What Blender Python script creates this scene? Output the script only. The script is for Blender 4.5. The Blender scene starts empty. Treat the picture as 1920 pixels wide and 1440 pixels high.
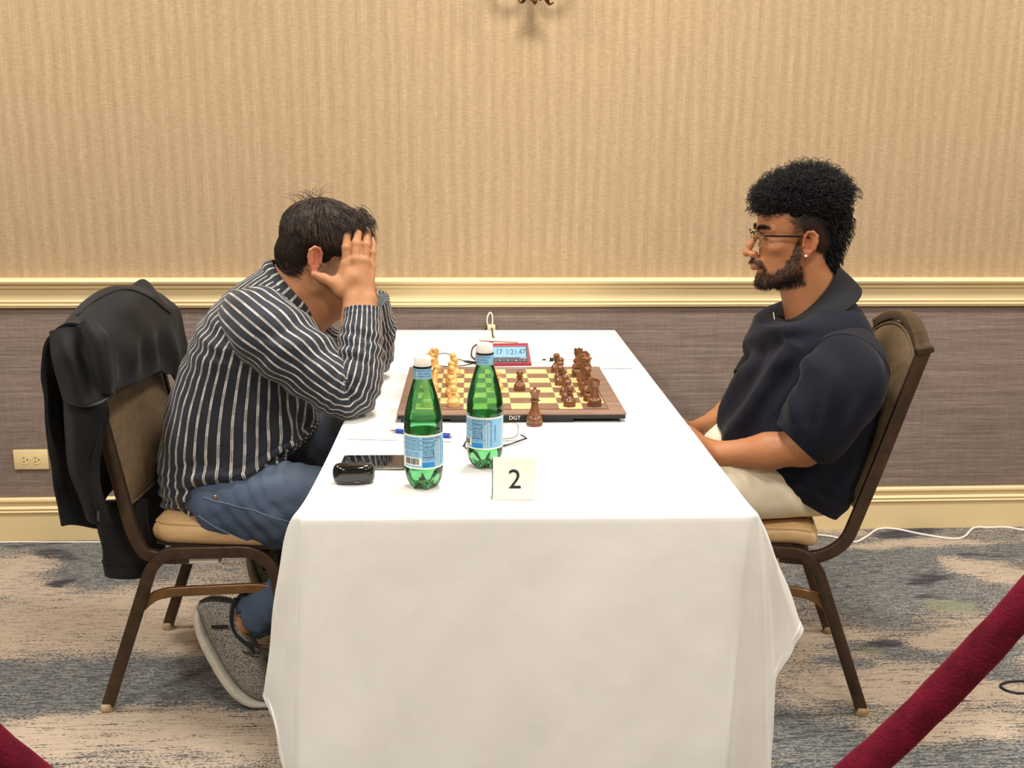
import bpy, bmesh, math, random
import numpy as np
from mathutils import Vector, Matrix

scene = bpy.context.scene
COL = scene.collection
PI = math.pi

# ------------------------------------------------------------------ camera
FPX, PITCH, YAW, ROLL, CAMH = 1963.13, 0.2216, 0.0590, -0.0066, 1.3618
_cy, _sy = math.cos(YAW), math.sin(YAW)
FW = np.array([_sy * math.cos(PITCH), _cy * math.cos(PITCH), -math.sin(PITCH)])
_r0 = np.array([_cy, -_sy, 0.0]); _d0 = np.cross(FW, _r0)
RT = math.cos(ROLL) * _r0 + math.sin(ROLL) * _d0
DN = -math.sin(ROLL) * _r0 + math.cos(ROLL) * _d0
CAM = np.array([0, 0, CAMH])
cam = bpy.data.cameras.new('camera'); camo = bpy.data.objects.new('camera', cam); COL.objects.link(camo)
cam.sensor_width = 36; cam.lens = FPX * 36 / 1920; cam.clip_start = 0.02
camo.matrix_world = Matrix(((RT[0], -DN[0], -FW[0], 0), (RT[1], -DN[1], -FW[1], 0), (RT[2], -DN[2], -FW[2], CAMH), (0, 0, 0, 1)))
scene.camera = camo

def _ray(px, py): return FW + RT * (px - 960) / FPX + DN * (py - 720) / FPX
def PY(px, py, Y):                       # point of the photo at depth plane y = Y
    d = _ray(px, py); return CAM + d * Y / d[1]
def PXL(V):                              # where points land in the photo
    d = np.asarray(V) - CAM; z = d @ FW; return np.stack([960 + FPX * (d @ RT) / z, 720 + FPX * (d @ DN) / z], -1)
def PZ(px, py, z):                       # point of the photo on the level z
    d = _ray(px, py); return CAM + d * (z - CAMH) / d[2]

# ------------------------------------------------------------------ world, lights, exposure
w = bpy.data.worlds.new('world'); scene.world = w; w.use_nodes = True
w.node_tree.nodes['Background'].inputs[0].default_value = (1.0, 0.93, 0.82, 1)
w.node_tree.nodes['Background'].inputs[1].default_value = 0.30
ROOM_X0, ROOM_X1, ROOM_Y0, WALL_Y, CEIL = -4.6, 4.9, -3.6, 3.5786, 3.05
LAMPS = [(-1.75, 2.45), (0.35, 2.45), (2.45, 2.45), (-1.75, 0.35), (0.35, 0.35), (2.45, 0.35), (-1.75, -1.9), (2.45, -1.9)]
for i, (x, y) in enumerate(LAMPS):
    l = bpy.data.lights.new('ceiling_lamp_light', 'AREA'); l.shape = 'DISK'
    l.size = 0.42 if y > 2 else 0.5
    l.energy = 48 if y > 2 else (44 if y > 0 else 40)
    l.color = (1.0, 0.965, 0.905)
    lo = bpy.data.objects.new('ceiling_lamp_light', l); COL.objects.link(lo); lo.location = (x, y, CEIL - 0.045)
vs = scene.view_settings
vs.view_transform = 'Standard'; vs.look = 'None'; vs.gamma = 1.0; vs.use_curve_mapping = False
vs.exposure = 0.06
scene.cycles.max_bounces = 8; scene.cycles.diffuse_bounces = 4; scene.cycles.transparent_max_bounces = 16
scene.cycles.caustics_reflective = False; scene.cycles.caustics_refractive = False

# ------------------------------------------------------------------ materials
def srgb(r, g=None, b=None):
    c = (r, r, r) if g is None else (r, g, b)
    return tuple(((v / 255) / 12.92 if v / 255 <= 0.04045 else ((v / 255 + 0.055) / 1.055) ** 2.4) for v in c) + (1,)
MATS = {}
class NT:
    def __init__(s, name):
        s.m = bpy.data.materials.new(name); s.m.use_nodes = True; s.t = s.m.node_tree
        s.p = s.t.nodes['Principled BSDF']; MATS[name] = s.m
    def n(s, typ, ins=None, **kw):
        nd = s.t.nodes.new(typ)
        for k, v in kw.items(): setattr(nd, k, v)
        if ins:
            for k, v in ins.items():
                if hasattr(v, 'is_linked') or isinstance(v, bpy.types.NodeSocket): s.t.links.new(v, nd.inputs[k])
                else: nd.inputs[k].default_value = v
        return nd
    def l(s, a, b): s.t.links.new(a, b)
    def set(s, **kw):
        for k, v in kw.items():
            k = k.replace('_', ' ')
            k = {'Base Color': 'Base Color'}.get(k, k)
            if isinstance(v, bpy.types.NodeSocket): s.t.links.new(v, s.p.inputs[k])
            else: s.p.inputs[k].default_value = v
    def math(s, op, a, b=0.0, c=None, clamp=False):
        nd = s.t.nodes.new('ShaderNodeMath'); nd.operation = op; nd.use_clamp = clamp
        for i, v in enumerate((a, b) if c is None else (a, b, c)):
            if isinstance(v, bpy.types.NodeSocket): s.t.links.new(v, nd.inputs[i])
            else: nd.inputs[i].default_value = v
        return nd.outputs[0]
    def mix(s, f, a, b):
        nd = s.t.nodes.new('ShaderNodeMix'); nd.data_type = 'RGBA'
        for i, v in ((0, f), (6, a), (7, b)):
            if isinstance(v, bpy.types.NodeSocket): s.t.links.new(v, nd.inputs[i])
            else: nd.inputs[i].default_value = v
        return nd.outputs[2]
    def ramp(s, f, pts, interp='LINEAR'):
        nd = s.t.nodes.new('ShaderNodeValToRGB'); nd.color_ramp.interpolation = interp
        e = nd.color_ramp.elements
        while len(e) < len(pts): e.new(0.5)
        for i, (p, c) in enumerate(pts):
            e[i].position = p; e[i].color = c if len(c) == 4 else tuple(c) + (1,)
        s.l(f, nd.inputs[0]); return nd.outputs[0]
    def noise(s, scale, vec=None, detail=3, rough=0.5, dist=0.0):
        nd = s.n('ShaderNodeTexNoise', {'Scale': scale, 'Detail': detail, 'Roughness': rough, 'Distortion': dist})
        if vec is not None: s.l(vec, nd.inputs['Vector'])
        return nd.outputs[0]
    def coord(s, scale=(1, 1, 1), kind='Object', rot=(0, 0, 0)):
        tc = s.t.nodes.new('ShaderNodeTexCoord')
        mp = s.n('ShaderNodeMapping', {'Scale': scale, 'Rotation': rot}); s.l(tc.outputs[kind], mp.inputs[0]); return mp.outputs[0]
    def bump(s, h, strength=0.3, dist=0.001):
        b = s.n('ShaderNodeBump', {'Strength': strength, 'Distance': dist}); s.l(h, b.inputs['Height']); s.l(b.outputs[0], s.p.inputs['Normal'])
def mat(name, col, rough=0.5, metal=0.0, **kw):
    if name in MATS: return MATS[name]
    n = NT(name); n.set(Base_Color=col, Roughness=rough, Metallic=metal)
    for k, v in kw.items(): n.p.inputs[k.replace('_', ' ')].default_value = v
    return n.m
def noisy(name, c1, c2, scale, rough=0.5, stretch=(1, 1, 1), bump=0.0, bscale=None, lo=0.3, hi=0.7, detail=4, metal=0.0, dist=0.0, **kw):
    if name in MATS: return MATS[name]
    n = NT(name); v = n.coord(stretch)
    f = n.noise(scale, v, detail, 0.55, dist)
    n.set(Base_Color=n.ramp(f, [(lo, c1), (hi, c2)]), Roughness=rough, Metallic=metal)
    for k, x in kw.items(): n.p.inputs[k.replace('_', ' ')].default_value = x
    if bump: n.bump(n.noise(bscale or scale * 2, v, 2), bump)
    return n.m

# ------------------------------------------------------------------ mesh helpers
def V3(*a): return np.array(a, float)
def unit(v): v = np.asarray(v, float); return v / (np.linalg.norm(v) + 1e-12)
def rotz(a): c, s = math.cos(a), math.sin(a); return np.array([[c, -s, 0], [s, c, 0], [0, 0, 1.]])
def roty(a): c, s = math.cos(a), math.sin(a); return np.array([[c, 0, s], [0, 1., 0], [-s, 0, c]])
def rotx(a): c, s = math.cos(a), math.sin(a); return np.array([[1., 0, 0], [0, c, -s], [0, s, c]])
def cr(pts, n, closed=False):            # Catmull-Rom resample of control rows
    P = np.asarray(pts, float)
    if P.ndim == 1: P = P[:, None]
    m = len(P); ext = np.vstack([2 * P[0] - P[1], P, 2 * P[-1] - P[-2]])
    t = np.linspace(0, m - 1, n); i = np.minimum(t.astype(int), m - 2); u = (t - i)[:, None]
    a, b, c, d = ext[i], ext[i + 1], ext[i + 2], ext[i + 3]
    return 0.5 * ((2 * b) + (c - a) * u + (2 * a - 5 * b + 4 * c - d) * u * u + (3 * b - a - 3 * c + d) * u ** 3)
class MB:
    def __init__(s): s.v = []; s.f = []; s.uv = None; s.n = 0; s.mi = []
    def add(s, v, f, mi=0):
        v = np.asarray(v, float); o = s.n
        s.v.append(v); s.n += len(v)
        s.f += [tuple(int(i) + o for i in q) for q in f]; s.mi += [mi] * len(f); return s
    def box(s, c, size, R=None, bev=0.0, mi=0):
        hx, hy, hz = [q / 2 for q in size]
        if bev <= 0:
            v = np.array([(x, y, z) for x in (-hx, hx) for y in (-hy, hy) for z in (-hz, hz)])
            f = [(0, 1, 3, 2), (4, 6, 7, 5), (0, 4, 5, 1), (2, 3, 7, 6), (0, 2, 6, 4), (1, 5, 7, 3)]
        else:
            bm = bmesh.new(); bmesh.ops.create_cube(bm, size=1.0)
            for q in bm.verts: q.co = Vector((q.co.x * size[0], q.co.y * size[1], q.co.z * size[2]))
            bmesh.ops.bevel(bm, geom=bm.edges[:], offset=bev, segments=2, affect='EDGES', profile=0.5)
            bm.verts.index_update(); v = np.array([q.co[:] for q in bm.verts]); f = [[q.index for q in fc.verts] for fc in bm.faces]; bm.free()
        if R is not None: v = v @ np.asarray(R).T
        return s.add(v + np.asarray(c, float), f, mi)
    def lathe(s, prof, n=24, c=(0, 0, 0), R=None, mi=0):      # profile of (r, z), bottom to top
        p = np.asarray(prof, float); k = len(p); a = np.arange(n) * 2 * PI / n
        v = np.stack([p[:, 0:1] * np.cos(a), p[:, 0:1] * np.sin(a), np.repeat(p[:, 1:2], n, 1)], -1).reshape(-1, 3)
        f = [(i * n + j, i * n + (j + 1) % n, (i + 1) * n + (j + 1) % n, (i + 1) * n + j) for i in range(k - 1) for j in range(n)]
        if p[0, 0] > 1e-5: f.append(tuple(range(n - 1, -1, -1)))
        if p[-1, 0] > 1e-5: f.append(tuple((k - 1) * n + j for j in range(n)))
        if R is not None: v = v @ np.asarray(R).T
        return s.add(v + np.asarray(c, float), f, mi)
    def tube(s, path, r, n=8, caps=True, mi=0, flat=None, up=None):   # round tube; flat=(a,b) for an oval / box-like section
        P = np.asarray(path, float); k = len(P); r = np.broadcast_to(np.asarray(r, float), (k,))
        T = np.gradient(P, axis=0); T /= np.linalg.norm(T, axis=1)[:, None] + 1e-12
        ref = np.array([0, 0, 1.]) if up is None else np.asarray(up, float)
        if up is None and abs(T[0] @ ref) > 0.9: ref = np.array([1., 0, 0])
        N = ref - (ref @ T[0]) * T[0]; N = unit(N); rows = []
        a = np.arange(n) * 2 * PI / n
        for i in range(k):
            if up is None: N = unit(N - (N @ T[i]) * T[i])
            else: N = unit(ref - (ref @ T[i]) * T[i])
            B = np.cross(T[i], N)
            if flat is None: rows.append(P[i] + r[i] * (np.cos(a)[:, None] * N + np.sin(a)[:, None] * B))
            else:
                e = 0.35
                ca = np.sign(np.cos(a)) * np.abs(np.cos(a)) ** e; sa = np.sign(np.sin(a)) * np.abs(np.sin(a)) ** e
                rows.append(P[i] + ca[:, None] * N * flat[0] * r[i] + sa[:, None] * B * flat[1] * r[i])
        f = [(i * n + j, i * n + (j + 1) % n, (i + 1) * n + (j + 1) % n, (i + 1) * n + j) for i in range(k - 1) for j in range(n)]
        if caps: f += [tuple(range(n - 1, -1, -1)), tuple((k - 1) * n + j for j in range(n))]
        return s.add(np.vstack(rows), f, mi)
    def grid(s, G, close_u=False, mi=0, caps=False):           # G (n, m, 3)
        n, m = G.shape[:2]
        f = [(i * m + j, i * m + (j + 1) % m, (i + 1) * m + (j + 1) % m, (i + 1) * m + j) for i in range(n - 1) for j in range(m if close_u else m - 1)]
        if caps: f += [tuple(range(m - 1, -1, -1)), tuple((n - 1) * m + j for j in range(m))]
        return s.add(G.reshape(-1, 3), f, mi)
    def prism(s, pts, z0, z1, c=(0, 0, 0), R=None, mi=0):       # polygon in xy extruded in z
        p = np.asarray(pts, float); n = len(p)
        v = np.vstack([np.c_[p, np.full(n, z0)], np.c_[p, np.full(n, z1)]])
        f = [tuple(range(n - 1, -1, -1)), tuple(range(n, 2 * n))] + [(i, (i + 1) % n, n + (i + 1) % n, n + i) for i in range(n)]
        if R is not None: v = v @ np.asarray(R).T
        return s.add(v + np.asarray(c, float), f, mi)
    def mesh(s, name, mats, smooth=True, angle=40):
        me = bpy.data.meshes.new(name)
        me.from_pydata(np.vstack(s.v).tolist(), [], s.f)
        for m in (mats if isinstance(mats, (list, tuple)) else [mats]):
            if m is not None: me.materials.append(m)
        if isinstance(mats, (list, tuple)) and len(mats) > 1: me.polygons.foreach_set('material_index', s.mi)
        if smooth:
            me.polygons.foreach_set('use_smooth', [True] * len(me.polygons))
            if angle: me.set_sharp_from_angle(angle=math.radians(angle))
        me.update(); return me
def tag(o, label=None, cat=None, group=None, kind=None):
    if label: o['label'] = label
    if cat: o['category'] = cat
    if group: o['group'] = group
    if kind: o['kind'] = kind
    return o
def empty(name, label, cat, loc=(0, 0, 0), rz=0.0, group=None):
    o = bpy.data.objects.new(name, None); COL.objects.link(o)
    o.empty_display_size = 0.05; o.location = Vector([float(q) for q in loc]); o.rotation_euler = (0, 0, rz)
    return tag(o, label, cat, group)
def link(name, me, parent=None, world=False, label=None):
    o = bpy.data.objects.new(name, me); COL.objects.link(o)
    if parent is not None:
        o.parent = parent
        if world:
            o.matrix_parent_inverse = (Matrix.Translation(parent.location) @ parent.rotation_euler.to_matrix().to_4x4()).inverted()
    if label: o['label'] = label
    return o
def part(name, mb, m, parent=None, world=False, smooth=True, angle=40, label=None):
    return link(name, mb.mesh(name, m, smooth, angle), parent, world, label)
def copy_tree(o, parent=None):
    c = o.copy(); COL.objects.link(c); c.parent = parent
    for ch in list(o.children): copy_tree(ch, c)
    return c
def fillet(pts, r, n=6):                 # round the corners of a polyline
    P = [np.asarray(p, float) for p in pts]; out = [P[0]]
    for i in range(1, len(P) - 1):
        a, b, c = P[i - 1], P[i], P[i + 1]; rr = r[i - 1] if hasattr(r, '__len__') else r
        d1, d2 = np.linalg.norm(a - b), np.linalg.norm(c - b); q = min(rr, d1 * 0.49, d2 * 0.49)
        s, e = b + unit(a - b) * q, b + unit(c - b) * q
        for t in np.linspace(0, 1, n): out.append((1 - t) ** 2 * s + 2 * t * (1 - t) * b + t * t * e)
    return np.array(out + [P[-1]])
def text_geo(txt, size=1.0, ax='CENTER', font_shear=0.0):
    cu = bpy.data.curves.new('t', 'FONT'); cu.body = txt; cu.size = size; cu.align_x = ax; cu.align_y = 'CENTER'; cu.shear = font_shear; cu.resolution_u = 3
    o = bpy.data.objects.new('t', cu); COL.objects.link(o)
    dg = bpy.context.evaluated_depsgraph_get(); me = o.evaluated_get(dg).to_mesh()
    v = np.array([q.co[:] for q in me.vertices]).reshape(-1, 3); f = [list(p.vertices) for p in me.polygons]
    o.evaluated_get(dg).to_mesh_clear(); bpy.data.objects.remove(o); bpy.data.curves.remove(cu)
    return v, f

# ------------------------------------------------------------------ implicit surfaces for bodies and soft things
def axis(*segs):                         # (start, end, step) pieces joined into one coordinate list
    out = []
    for a, b, st in segs: out.append(np.arange(a, b, st))
    out = np.unique(np.round(np.concatenate(out), 6)); return out[np.r_[True, np.diff(out) > 5e-4]]
class Field:
    def __init__(s, xs, ys, zs):
        s.g = [np.asarray(a, np.float32) for a in (xs, ys, zs)]; s.F = np.full([len(a) for a in s.g], 0.3, np.float32)
    def put(s, fn, lo, hi, k=0.008, op='u'):
        sl = []
        for a, l, h in zip(s.g, lo, hi):
            i0 = max(0, np.searchsorted(a, l) - 2); i1 = min(len(a), np.searchsorted(a, h) + 2)
            if i1 - i0 < 1: return s
            sl.append(slice(i0, i1))
        X, Y, Z = s.g[0][sl[0]][:, None, None], s.g[1][sl[1]][None, :, None], s.g[2][sl[2]][None, None, :]
        d = fn(X, Y, Z).astype(np.float32); sl = tuple(sl); f = s.F[sl]
        if op == 'u':
            h = np.clip(0.5 + 0.5 * (f - d) / k, 0, 1); s.F[sl] = f * (1 - h) + d * h - k * h * (1 - h)
        else:
            h = np.clip(0.5 - 0.5 * (f + d) / k, 0, 1); s.F[sl] = f * (1 - h) - d * h + k * h * (1 - h)
        return s
    def cone(s, a, b, ra, rb, k=0.008, op='u'):
        a, b = np.asarray(a, float), np.asarray(b, float); m = max(ra, rb) + k + 0.012; ba = b - a; L = ba @ ba + 1e-12
        def fn(X, Y, Z):
            x, y, z = X - a[0], Y - a[1], Z - a[2]
            t = np.clip((x * ba[0] + y * ba[1] + z * ba[2]) / L, 0, 1)
            return np.sqrt((x - t * ba[0]) ** 2 + (y - t * ba[1]) ** 2 + (z - t * ba[2]) ** 2) - (ra + (rb - ra) * t)
        return s.put(fn, np.minimum(a, b) - m, np.maximum(a, b) + m, k, op)
    def chain(s, pts, rs, k=0.008, op='u'):
        for i in range(len(pts) - 1): s.cone(pts[i], pts[i + 1], rs[i], rs[i + 1], k, op)
        return s
    def ell(s, c, r, R=None, k=0.008, op='u'):
        c = np.asarray(c, float); r = np.asarray(r, float); R = np.eye(3) if R is None else np.asarray(R)
        e = np.sqrt(((R * r) ** 2).sum(1)) + k + 0.012
        def fn(X, Y, Z):
            x, y, z = X - c[0], Y - c[1], Z - c[2]
            q = [x * R[0, i] + y * R[1, i] + z * R[2, i] for i in range(3)]
            k0 = np.sqrt(sum((q[i] / r[i]) ** 2 for i in range(3))) + 1e-6; k1 = np.sqrt(sum((q[i] / r[i] ** 2) ** 2 for i in range(3))) + 1e-6
            return k0 * (k0 - 1) / k1
        return s.put(fn, c - e, c + e, k, op)
    def rbox(s, c, h, rd, R=None, k=0.008, op='u'):
        c = np.asarray(c, float); h = np.asarray(h, float) - rd; R = np.eye(3) if R is None else np.asarray(R)
        e = np.abs(R) @ (h + rd) + k + 0.012
        def fn(X, Y, Z):
            x, y, z = X - c[0], Y - c[1], Z - c[2]
            q = [np.abs(x * R[0, i] + y * R[1, i] + z * R[2, i]) - h[i] for i in range(3)]
            return np.sqrt(sum(np.maximum(t, 0) ** 2 for t in q)) + np.minimum(np.maximum(np.maximum(q[0], q[1]), q[2]), 0) - rd
        return s.put(fn, c - e, c + e, k, op)
    def surf(s, smooth=1):
        F = s.F; S = F < 0; nx, ny, nz = F.shape
        cnt = np.zeros((nx - 1, ny - 1, nz - 1), np.uint8)
        for i in (0, 1):
            for j in (0, 1):
                for k in (0, 1): cnt += S[i:nx - 1 + i, j:ny - 1 + j, k:nz - 1 + k]
        act = (cnt > 0) & (cnt < 8); idx = np.argwhere(act); N = len(idx)
        vid = np.full(act.shape, -1, np.int32); vid[act] = np.arange(N)
        pos = np.zeros((N, 3)); wt = np.zeros(N)
        cor = [(i, j, k) for i in (0, 1) for j in (0, 1) for k in (0, 1)]
        for a in cor:
            for ax in range(3):
                if a[ax] == 1: continue
                b = list(a); b[ax] = 1; A = idx + np.array(a); B = idx + np.array(b)
                fa = F[A[:, 0], A[:, 1], A[:, 2]]; fb = F[B[:, 0], B[:, 1], B[:, 2]]; m = (fa < 0) != (fb < 0)
                t = np.where(m, fa / np.where(m, fa - fb, 1), 0)
                for d in range(3):
                    ga, gb = s.g[d][A[:, d]], s.g[d][B[:, d]]; pos[:, d] += np.where(m, ga + t * (gb - ga), 0)
                wt += m
        pos /= wt[:, None]; quads = []
        for ax in range(3):
            u, v = [(1, 2), (2, 0), (0, 1)][ax]
            sl0 = [slice(None)] * 3; sl1 = [slice(None)] * 3; sl0[ax] = slice(0, -1); sl1[ax] = slice(1, None)
            for q in (u, v): sl0[q] = slice(1, -1); sl1[q] = slice(1, -1)
            s0, s1 = S[tuple(sl0)], S[tuple(sl1)]
            for flag in (True, False):
                e = np.argwhere((s0 != s1) & (s0 == flag))
                if not len(e): continue
                e[:, u] += 1; e[:, v] += 1
                c = []
                for du, dv in ((-1, -1), (0, -1), (0, 0), (-1, 0)):
                    q = e.copy(); q[:, u] += du; q[:, v] += dv; c.append(vid[q[:, 0], q[:, 1], q[:, 2]])
                q = np.stack(c, 1); quads.append(q if flag else q[:, ::-1])
        Q = np.vstack(quads)
        for _ in range(smooth):
            acc = np.zeros_like(pos); dg = np.zeros(N)
            for i in range(4):
                for j in ((i + 1) % 4, (i + 3) % 4):
                    np.add.at(acc, Q[:, i], pos[Q[:, j]]); np.add.at(dg, Q[:, i], 1)
            pos = 0.5 * pos + 0.5 * acc / dg[:, None]
        return pos, Q
def np_mesh(name, V, Q, m, color=None, smooth=True):
    me = bpy.data.meshes.new(name); n, k = len(Q), Q.shape[1]
    me.vertices.add(len(V)); me.vertices.foreach_set('co', np.asarray(V, np.float32).ravel())
    me.loops.add(n * k); me.loops.foreach_set('vertex_index', np.asarray(Q, np.int32).ravel())
    me.polygons.add(n); me.polygons.foreach_set('loop_start', np.arange(0, n * k, k, dtype=np.int32))
    me.update(calc_edges=True); me.polygons.foreach_set('use_smooth', [smooth] * n)
    if m is not None: me.materials.append(m)
    if color is not None:
        at = me.color_attributes.new('Col', 'FLOAT_COLOR', 'POINT'); c = np.ones((len(V), 4), np.float32); c[:, :3] = color; at.data.foreach_set('color', c.ravel())
    me.validate(); return me
_rs = np.random.RandomState(7)
def wob(V, scale, seed=0, n=10):         # smooth random field in about [-1, 1]
    r = np.random.RandomState(seed); d = r.normal(size=(n, 3)) * scale; p = r.uniform(0, 6.28, n)
    return np.sin(np.asarray(V) @ d.T + p).mean(-1) * 2.0
def sstep(a, b, x): t = np.clip((x - a) / (b - a), 0, 1); return t * t * (3 - 2 * t)
def loft_grid(rings, n, m, expo=1.0):    # rings rows: C(3) U(3) V(3)
    R = cr(np.asarray(rings, float).reshape(len(rings), 9), n); a = np.arange(m) * 2 * PI / m
    ca = np.sign(np.cos(a)) * np.abs(np.cos(a)) ** expo; sa = np.sign(np.sin(a)) * np.abs(np.sin(a)) ** expo
    return R[:, None, 0:3] + ca[None, :, None] * R[:, None, 3:6] + sa[None, :, None] * R[:, None, 6:9]
def grid_normals(G):
    du = np.roll(G, -1, 1) - np.roll(G, 1, 1); dv = np.gradient(G, axis=0); nn = np.cross(du, dv); return nn / (np.linalg.norm(nn, axis=-1, keepdims=True) + 1e-12)
def loft_mesh(name, G, m, uscale=1.0, vlen=None, caps=(True, True)):  # closed around; UV u around (0..uscale), v metres along
    n, k = G.shape[:2]; mb = MB(); mb.grid(G, True)
    if caps[0]: mb.f.append(tuple(range(k - 1, -1, -1))); mb.mi.append(0)
    if caps[1]: mb.f.append(tuple((n - 1) * k + j for j in range(k))); mb.mi.append(0)
    me = mb.mesh(name, m, True, None)
    L = np.r_[0, np.cumsum(np.linalg.norm(np.diff(G, axis=0), axis=2).mean(1))] if vlen is None else vlen
    uv = me.uv_layers.new(name='UVMap'); out = np.zeros((len(me.loops), 2), np.float32)
    for p in me.polygons:
        vi = list(p.vertices); wrap = len(vi) == 4 and any(q % k == k - 1 for q in vi) and any(q % k == 0 for q in vi)
        for li, q in zip(p.loop_indices, vi):
            j = q % k; u = (1.0 if (wrap and j == 0) else j / k); out[li] = (u * uscale, L[q // k])
    uv.data.foreach_set('uv', out.ravel()); return me
def sweep_grid(path, rad, m=24, n=None, up=None, flat=1.0):     # rings along a bent limb, parallel transported
    P = np.asarray(path, float); r = np.asarray(rad, float)
    if n: Q = cr(np.c_[P, r], n); P, r = Q[:, :3], Q[:, 3]
    T = np.gradient(P, axis=0); T /= np.linalg.norm(T, axis=1)[:, None]
    N = np.array([0, 1., 0]) if up is None else np.asarray(up, float); N = unit(N - (N @ T[0]) * T[0]); a = np.arange(m) * 2 * PI / m; rows = []
    for i in range(len(P)):
        N = unit(N - (N @ T[i]) * T[i]); B = np.cross(T[i], N)
        rows.append(P[i] + r[i] * (np.cos(a)[:, None] * N * flat + np.sin(a)[:, None] * B))
    return np.array(rows)
def strands(mb, lines, r0, r1=0.2, n=3):
    for L in lines: mb.tube(L, np.linspace(r0, r0 * r1, len(L)), n, False)
def strand_mesh(name, L, r, m, taper=0.25):   # L (S, K, 3) hair lines -> three-sided tubes
    L = np.asarray(L, float); S, K = L.shape[:2]
    T = np.gradient(L, axis=1); T /= np.linalg.norm(T, axis=2, keepdims=True) + 1e-12
    ref = np.array([0.31, 0.77, 0.55]); N = np.cross(T, ref); N /= np.linalg.norm(N, axis=2, keepdims=True) + 1e-9; B = np.cross(T, N)
    rr = (np.linspace(1, taper, K) * r)[None, :, None]; a = [0, 2.0944, 4.1888]
    V = np.stack([L + rr * (math.cos(q) * N + math.sin(q) * B) for q in a], 2)      # S K 3 3
    base = (np.arange(S)[:, None] * K + np.arange(K - 1)[None]) * 3; qs = []
    for j in range(3):
        j2 = (j + 1) % 3; qs.append(np.stack([base + j, base + j2, base + 3 + j2, base + 3 + j], -1).reshape(-1, 4))
    return np_mesh(name, V.reshape(-1, 3), np.vstack(qs), m)
# ------------------------------------------------------------------ the room
def wallpaper():
    n = NT('upper_wallpaper'); c = n.coord()
    x = n.n('ShaderNodeSeparateXYZ'); n.l(c, x.inputs[0])
    warp = n.noise(1.0, n.coord((9, 9, 1.2)), 2, 0.5); amp = n.noise(1.0, n.coord((16, 16, 2.5)), 2, 0.5)
    wave = n.math('SINE', n.math('ADD', n.math('MULTIPLY', x.outputs[0], 2 * PI / 0.044), n.math('MULTIPLY', warp, 7.0)))
    broad = n.math('ADD', 0.5, n.math('MULTIPLY', wave, n.math('MULTIPLY', amp, 0.105)))   # irregular upright bands
    fine = n.noise(1.0, n.coord((330, 330, 7)), 3, 0.6)                   # upright threads
    slub = n.noise(1.0, n.coord((55, 55, 420)), 3, 0.6)                   # cross threads
    f = n.math('ADD', n.math('MULTIPLY', broad, 0.50), n.math('ADD', n.math('MULTIPLY', fine, 0.26), n.math('MULTIPLY', slub, 0.36)))
    seam = n.math('LESS_THAN', n.math('ABSOLUTE', n.math('SUBTRACT', n.math('FRACT', n.math('DIVIDE', n.math('ADD', x.outputs[0], 0.105), 0.685)), 0.5)), 0.0013)
    col = n.ramp(f, [(0.40, srgb(145, 122, 94)), (0.56, srgb(171, 146, 114)), (0.72, srgb(197, 172, 138))])
    col = n.mix(n.math('MULTIPLY', seam, 0.35), col, srgb(150, 120, 86))
    n.set(Base_Color=col, Roughness=0.78); n.p.inputs['Specular IOR Level'].default_value = 0.25
    n.bump(n.math('ADD', fine, slub), 0.35, 0.0006); return n.m
def grasscloth():
    n = NT('lower_grasscloth')
    a = n.noise(1.0, n.coord((3.2, 3.2, 150)), 4, 0.65); b = n.noise(1.0, n.coord((14, 14, 520)), 3, 0.6); c = n.noise(1.0, n.coord((210, 210, 18)), 2)
    f = n.math('ADD', n.math('MULTIPLY', a, 0.5), n.math('ADD', n.math('MULTIPLY', b, 0.4), n.math('MULTIPLY', c, 0.12)))
    n.set(Base_Color=n.ramp(f, [(0.34, srgb(98, 82, 74)), (0.52, srgb(128, 112, 103)), (0.70, srgb(160, 143, 131))]), Roughness=0.7)
    n.bump(n.math('ADD', a, b), 0.4, 0.0007); return n.m
WP, GC = wallpaper(), grasscloth()
CREAM = noisy('cream_paint', srgb(230, 206, 156), srgb(236, 213, 165), 3.0, 0.42)
CEILM = noisy('ceiling_white', srgb(226, 220, 206), srgb(236, 231, 219), 40, 0.9)
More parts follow.
